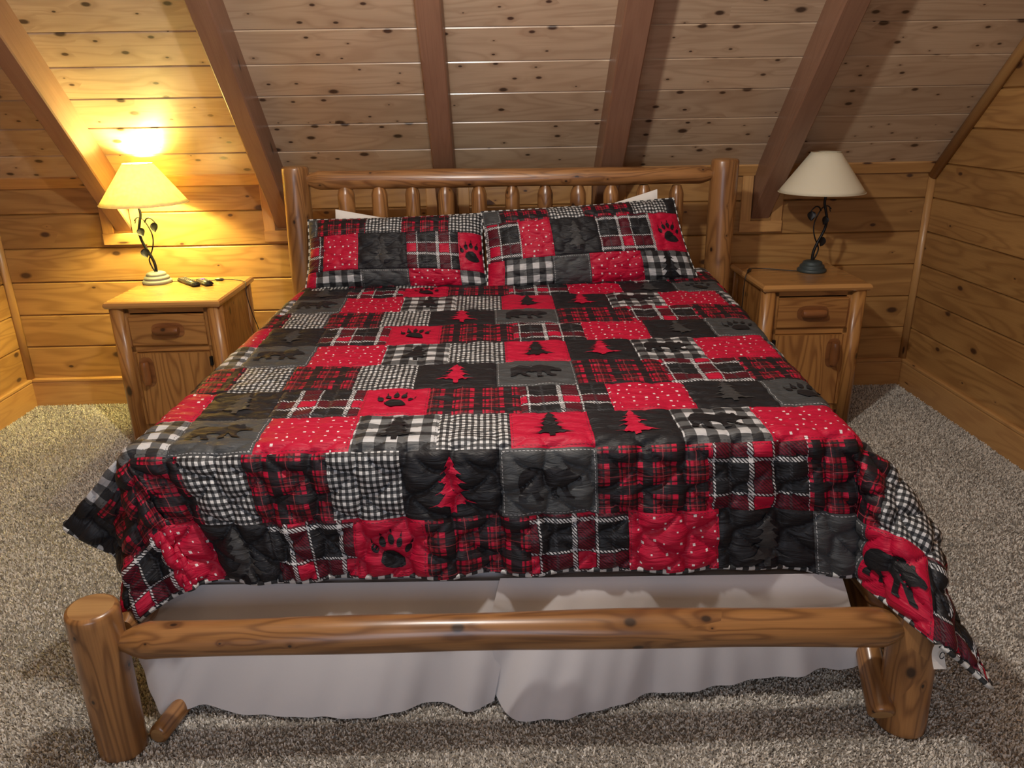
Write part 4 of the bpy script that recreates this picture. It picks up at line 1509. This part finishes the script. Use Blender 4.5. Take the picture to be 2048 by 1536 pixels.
def build_lamp(loc, label, lit, sx):
    """sx mirrors the vine. Heights measured from the base's underside."""
    z0 = loc[2]
    lamp = thing('table_lamp', label, 'lamp', loc)
    # three-tier round base
    pr = [(0.0, 0.0), (0.070, 0.0), (0.074, 0.006), (0.072, 0.014), (0.064, 0.020), (0.061, 0.021), (0.063, 0.026), (0.060, 0.034), (0.051, 0.039), (0.049, 0.040), (0.050, 0.045), (0.046, 0.053), (0.036, 0.057), (0.018, 0.059), (0.0, 0.059)]
    seg = 40
    vs, fs, us = [], [], []
    for i, (r, z) in enumerate(pr):
        for k in range(seg):
            a = 2 * PI * k / seg
            vs.append((r * math.cos(a), r * math.sin(a), z))
    for i in range(len(pr) - 1):
        for k in range(seg):
            k2 = (k + 1) % seg
            fs.append([i * seg + k, i * seg + k2, (i + 1) * seg + k2, (i + 1) * seg + k]); us.append([(0, 0)] * 4)
    mb = MB(); mb.add(vs, fs, us)
    mb.build('base', M['lamp_base_grey'] if lit else M['lamp_base_dark'], lamp, smooth=True)
    # main stem: sinuous
    s = sx
    zt = 0.42
    stem = [(0.004 * s, 0, 0.055), (0.002 * s, 0, 0.10), (-0.012 * s, 0, 0.145), (-0.030 * s, 0.004, 0.180), (-0.045 * s, 0.002, 0.225), (-0.046 * s, -0.004, 0.27), (-0.034 * s, -0.006, 0.315), (-0.026 * s, 0, 0.355), (-0.030 * s, 0, 0.40), (-0.033 * s, 0, 0.46)]
    mb = MB(); tube(mb, catmull(stem, 8), np.linspace(0.0075, 0.0065, 73), 12)
    mb.build('stem', M['iron'], lamp, smooth=True)
    vine = [(0.0, -0.004, 0.058), (-0.018 * s, 0.006, 0.085), (-0.026 * s, 0.008, 0.115), (-0.016 * s, 0.004, 0.140), (0.004 * s, -0.004, 0.175), (0.014 * s, 0, 0.215), (0.012 * s, 0.004, 0.255), (-0.004 * s, 0.004, 0.30), (-0.024 * s, 0.004, 0.33), (-0.048 * s, 0.004, 0.335), (-0.064 * s, 0.0, 0.320)]
    mb = MB(); tube(mb, catmull(vine, 8), np.linspace(0.0042, 0.0028, 81), 8)
    mb.build('vine', M['iron'], lamp, smooth=True)
    v2 = [(-0.012 * s, 0, 0.312), (0.000 * s, -0.004, 0.330), (0.018 * s, -0.004, 0.334), (0.036 * s, 0, 0.315), (0.046 * s, 0, 0.298)]
    mb = MB(); tube(mb, catmull(v2, 8), np.linspace(0.0042, 0.0025, 33), 8)
    mb.build('vine', M['iron'], lamp, smooth=True)
    v3 = [(-0.056 * s, 0.002, 0.331), (-0.058 * s, 0, 0.316), (-0.062 * s, 0, 0.308)]
    mb = MB(); tube(mb, catmull(v3, 5), 0.0025, 6)
    mb.build('vine', M['iron'], lamp, smooth=True)
    leaf(lamp, (-0.040 * s, -0.010, 0.285), (0.45 * s, -0.3, -1), 0.2, 0.046)
    leaf(lamp, (0.036 * s, -0.006, 0.312), (0.12 * s, -0.25, -1), -0.2, 0.050)
    leaf(lamp, (-0.036 * s, -0.010, 0.180), (0.35 * s, -0.3, -1), 0.3, 0.050)
    # socket, bulb, harp
    mb = MB(); tube(mb, [(-0.033 * s, 0, 0.44), (-0.033 * s, 0, 0.475)], 0.014, 14)
    mb.build('socket', M['iron'], lamp, smooth=True)
    bm = bmesh.new()
    bmesh.ops.create_uvsphere(bm, u_segments=20, v_segments=14, radius=0.026)
    for v in bm.verts:
        if v.co.z < 0:
            f = 1 - 0.35 * min(1, -v.co.z / 0.026)
            v.co.x *= f; v.co.y *= f; v.co.z *= 1.35
    me = bpy.data.meshes.new('bulb'); bm.to_mesh(me); bm.free()
    for p_ in me.polygons:
        p_.use_smooth = True
    me.materials.append(M['bulb_lit'] if lit else M['bulb_off'])
    o = bpy.data.objects.new('bulb', me); COL.objects.link(o); o.parent = lamp
    o.location = (-0.033 * s if not lit else 0.0, 0, 0.505 if not lit else 0.505)
    if lit:
        o.location = (0.0, 0.050, 0.541)
    # shade
    sh0, sh1 = 0.407, 0.600
    r0, r1 = 0.210, 0.071
    cx = 0.003
    prf = [(r0, sh0), (r0 - 0.0005, sh0 + 0.003)]
    nn = 10
    prf = [(r0 + (r1 - r0) * i / nn, sh0 + (sh1 - sh0) * i / nn) for i in range(nn + 1)]
    thk = 0.0015
    vs, fs, us = [], [], []
    seg = 56
    allp = prf + [(r - thk, z) for r, z in prf[::-1]]
    for r, z in allp:
        for k in range(seg):
            a = 2 * PI * k / seg
            vs.append((cx + r * math.cos(a), r * math.sin(a), z))
    m2 = len(allp)
    for i in range(m2):
        i2 = (i + 1) % m2
        for k in range(seg):
            k2 = (k + 1) % seg
            fs.append([i * seg + k, i * seg + k2, i2 * seg + k2, i2 * seg + k]); us.append([(0, 0)] * 4)
    mb = MB(); mb.add(vs, fs, us)
    so = mb.build('lamp_shade', M['shade'] if lit else M['shade_off'], lamp, smooth=True)
    so['label'] = 'glowing yellow parchment cone shade' if lit else 'cream parchment cone shade, unlit'
    # rims
    for r, z, nm in ((r0, sh0, 'rim'), (r1, sh1, 'rim')):
        mb = MB()
        pts = [(cx + r * math.cos(a), r * math.sin(a), z) for a in np.linspace(0, 2 * PI, 49)]
        tube(mb, pts, 0.0022, 6, caps=(False, False))
        mb.build(nm, M['shade'], so, smooth=True)
    # spider wires at the top and finial
    for a in (0.3, 0.3 + 2 * PI / 3, 0.3 + 4 * PI / 3):
        mb = MB(); tube(mb, [(cx, 0, sh1 - 0.012), (cx + r1 * math.cos(a), r1 * math.sin(a), sh1 - 0.004)], 0.0016, 6)
        mb.build('shade_wire', M['iron'], lamp, smooth=True)
    mb = MB(); tube(mb, [(-0.033 * s, 0, 0.47), (-0.033 * s - 0.035, 0.0, 0.50), (-0.03 * s - 0.03, 0, 0.56), (cx, 0, sh1 - 0.012)], 0.0018, 6)
    mb.build('harp', M['iron'], lamp, smooth=True)
    return lamp


def build_cord(lamp, loc, pts, switch, label):
    """power cord with an inline switch; world points, parented to its lamp"""
    inv = -np.array(loc)
    P = [np.array(p) + inv for p in pts]
    mb = MB(); tube(mb, catmull(P, 8), 0.0024, 8)
    c = mb.build('cord', M['black_plastic'], lamp, smooth=True)
    a, b_ = (np.array(p) + inv for p in switch)
    mid = (a + b_) / 2
    mb = MB(); tube(mb, [a, a * 0.8 + b_ * 0.2, mid, a * 0.2 + b_ * 0.8, b_], [0.003, 0.0075, 0.009, 0.0075, 0.003], 10)
    o = mb.build('cord_switch', M['black_plastic'], c, smooth=True)


def build_remote(p, q, w_, label, purple):
    """handset lying flat from p (far end) to q (near end)"""
    p, q = np.array(p, float), np.array(q, float)
    L = np.linalg.norm(q - p)
    ang = math.atan2(q[1] - p[1], q[0] - p[0])
    r = thing('remote_control', label, 'remote control', tuple((p + q) / 2), ang)
    n = 14
    bm = bmesh.new()
    bmesh.ops.create_cube(bm, size=1.0)
    for v in bm.verts:
        k = 1.0 if v.co.x < 0 else 0.86
        v.co = Vector((v.co.x * L, v.co.y * w_ * k, (v.co.z + 0.5) * 0.020))
    bmesh.ops.bevel(bm, geom=bm.edges[:], offset=0.006, segments=3, affect='EDGES')
    me = bpy.data.meshes.new('body'); bm.to_mesh(me); bm.free()
    for f in me.polygons: f.use_smooth = True
    me.materials.append(M['black_plastic'])
    o = bpy.data.objects.new('body', me); COL.objects.link(o); o.parent = r
    rows = 6
    for i in range(rows):
        for j in (-1, 0, 1):
            mb = MB()
            x = -L * 0.40 + i * L * 0.11
            cbox(mb, (x - 0.0035, j * w_ * 0.26 - 0.0035, 0.018), (x + 0.0035, j * w_ * 0.26 + 0.0035, 0.0215), 'x', 0.001)
            mb.build('button', M['grey_buttons'], o)
    if purple:
        mb = MB(); cbox(mb, (-L * 0.30, -0.009, 0.0205), (-L * 0.14, 0.009, 0.0225), 'x', 0.002)
        b_ = mb.build('direction_pad', M['purple_button'], o)
        b_['label'] = 'purple direction pad'


build_room()
build_floor()
build_bed()
build_mattress()
build_quilt()
build_pillows()
build_nightstand(-1.868, -0.664, 0.552, 0.551, 'honey pine log nightstand under the lit lamp, left of the bed', -1)
build_nightstand(1.286, -0.6186, 0.5386, 0.5535, 'honey pine log nightstand under the unlit lamp, right of the bed', 1)
LL, LR = (-1.777, -0.235, 0.757), (1.645, -0.300, 0.757)
l1 = build_lamp(LL, 'iron vine table lamp with a glowing yellow shade, switched on', True, 1)
l2 = build_lamp(LR, 'dark iron vine table lamp with an unlit cream shade', False, -1)
zc = 0.7605
build_cord(l1, LL, [(-1.71, -0.22, zc), (-1.66, -0.215, zc), (-1.60, -0.19, zc), (-1.52, -0.215, zc), (-1.45, -0.225, zc + .003), (-1.38, -0.215, zc), (-1.325, -0.26, zc), (-1.302, -0.30, zc - 0.003), (-1.300, -0.315, 0.70), (-1.285, -0.31, 0.60), (-1.265, -0.30, 0.50), (-1.27, -0.28, 0.38), (-1.28, -0.2, 0.2), (-1.25, -0.06, 0.1)], [(-1.485, -0.222, zc + .004), (-1.435, -0.224, zc + .004)], '')
build_cord(l2, LR, [(1.575, -0.30, zc), (1.53, -0.285, zc), (1.47, -0.245, zc), (1.40, -0.215, zc), (1.345, -0.235, zc + .004), (1.30, -0.32, zc + 0.001), (1.276, -0.37, zc - 0.004), (1.270, -0.375, 0.70), (1.268, -0.375, 0.58), (1.262, -0.36, 0.45), (1.25, -0.30, 0.3), (1.24, -0.06, 0.1)], [(1.345, -0.235, zc + .005), (1.305, -0.31, zc + .004)], '')
build_remote((-1.665, -0.200, 0.757), (-1.530, -0.355, 0.757), 0.050, 'long black remote control with grey buttons, beside the lit lamp base', False)
build_remote((-1.555, -0.235, 0.757), (-1.470, -0.345, 0.757), 0.052, 'short black remote control with a purple pad, next to the longer one', True)
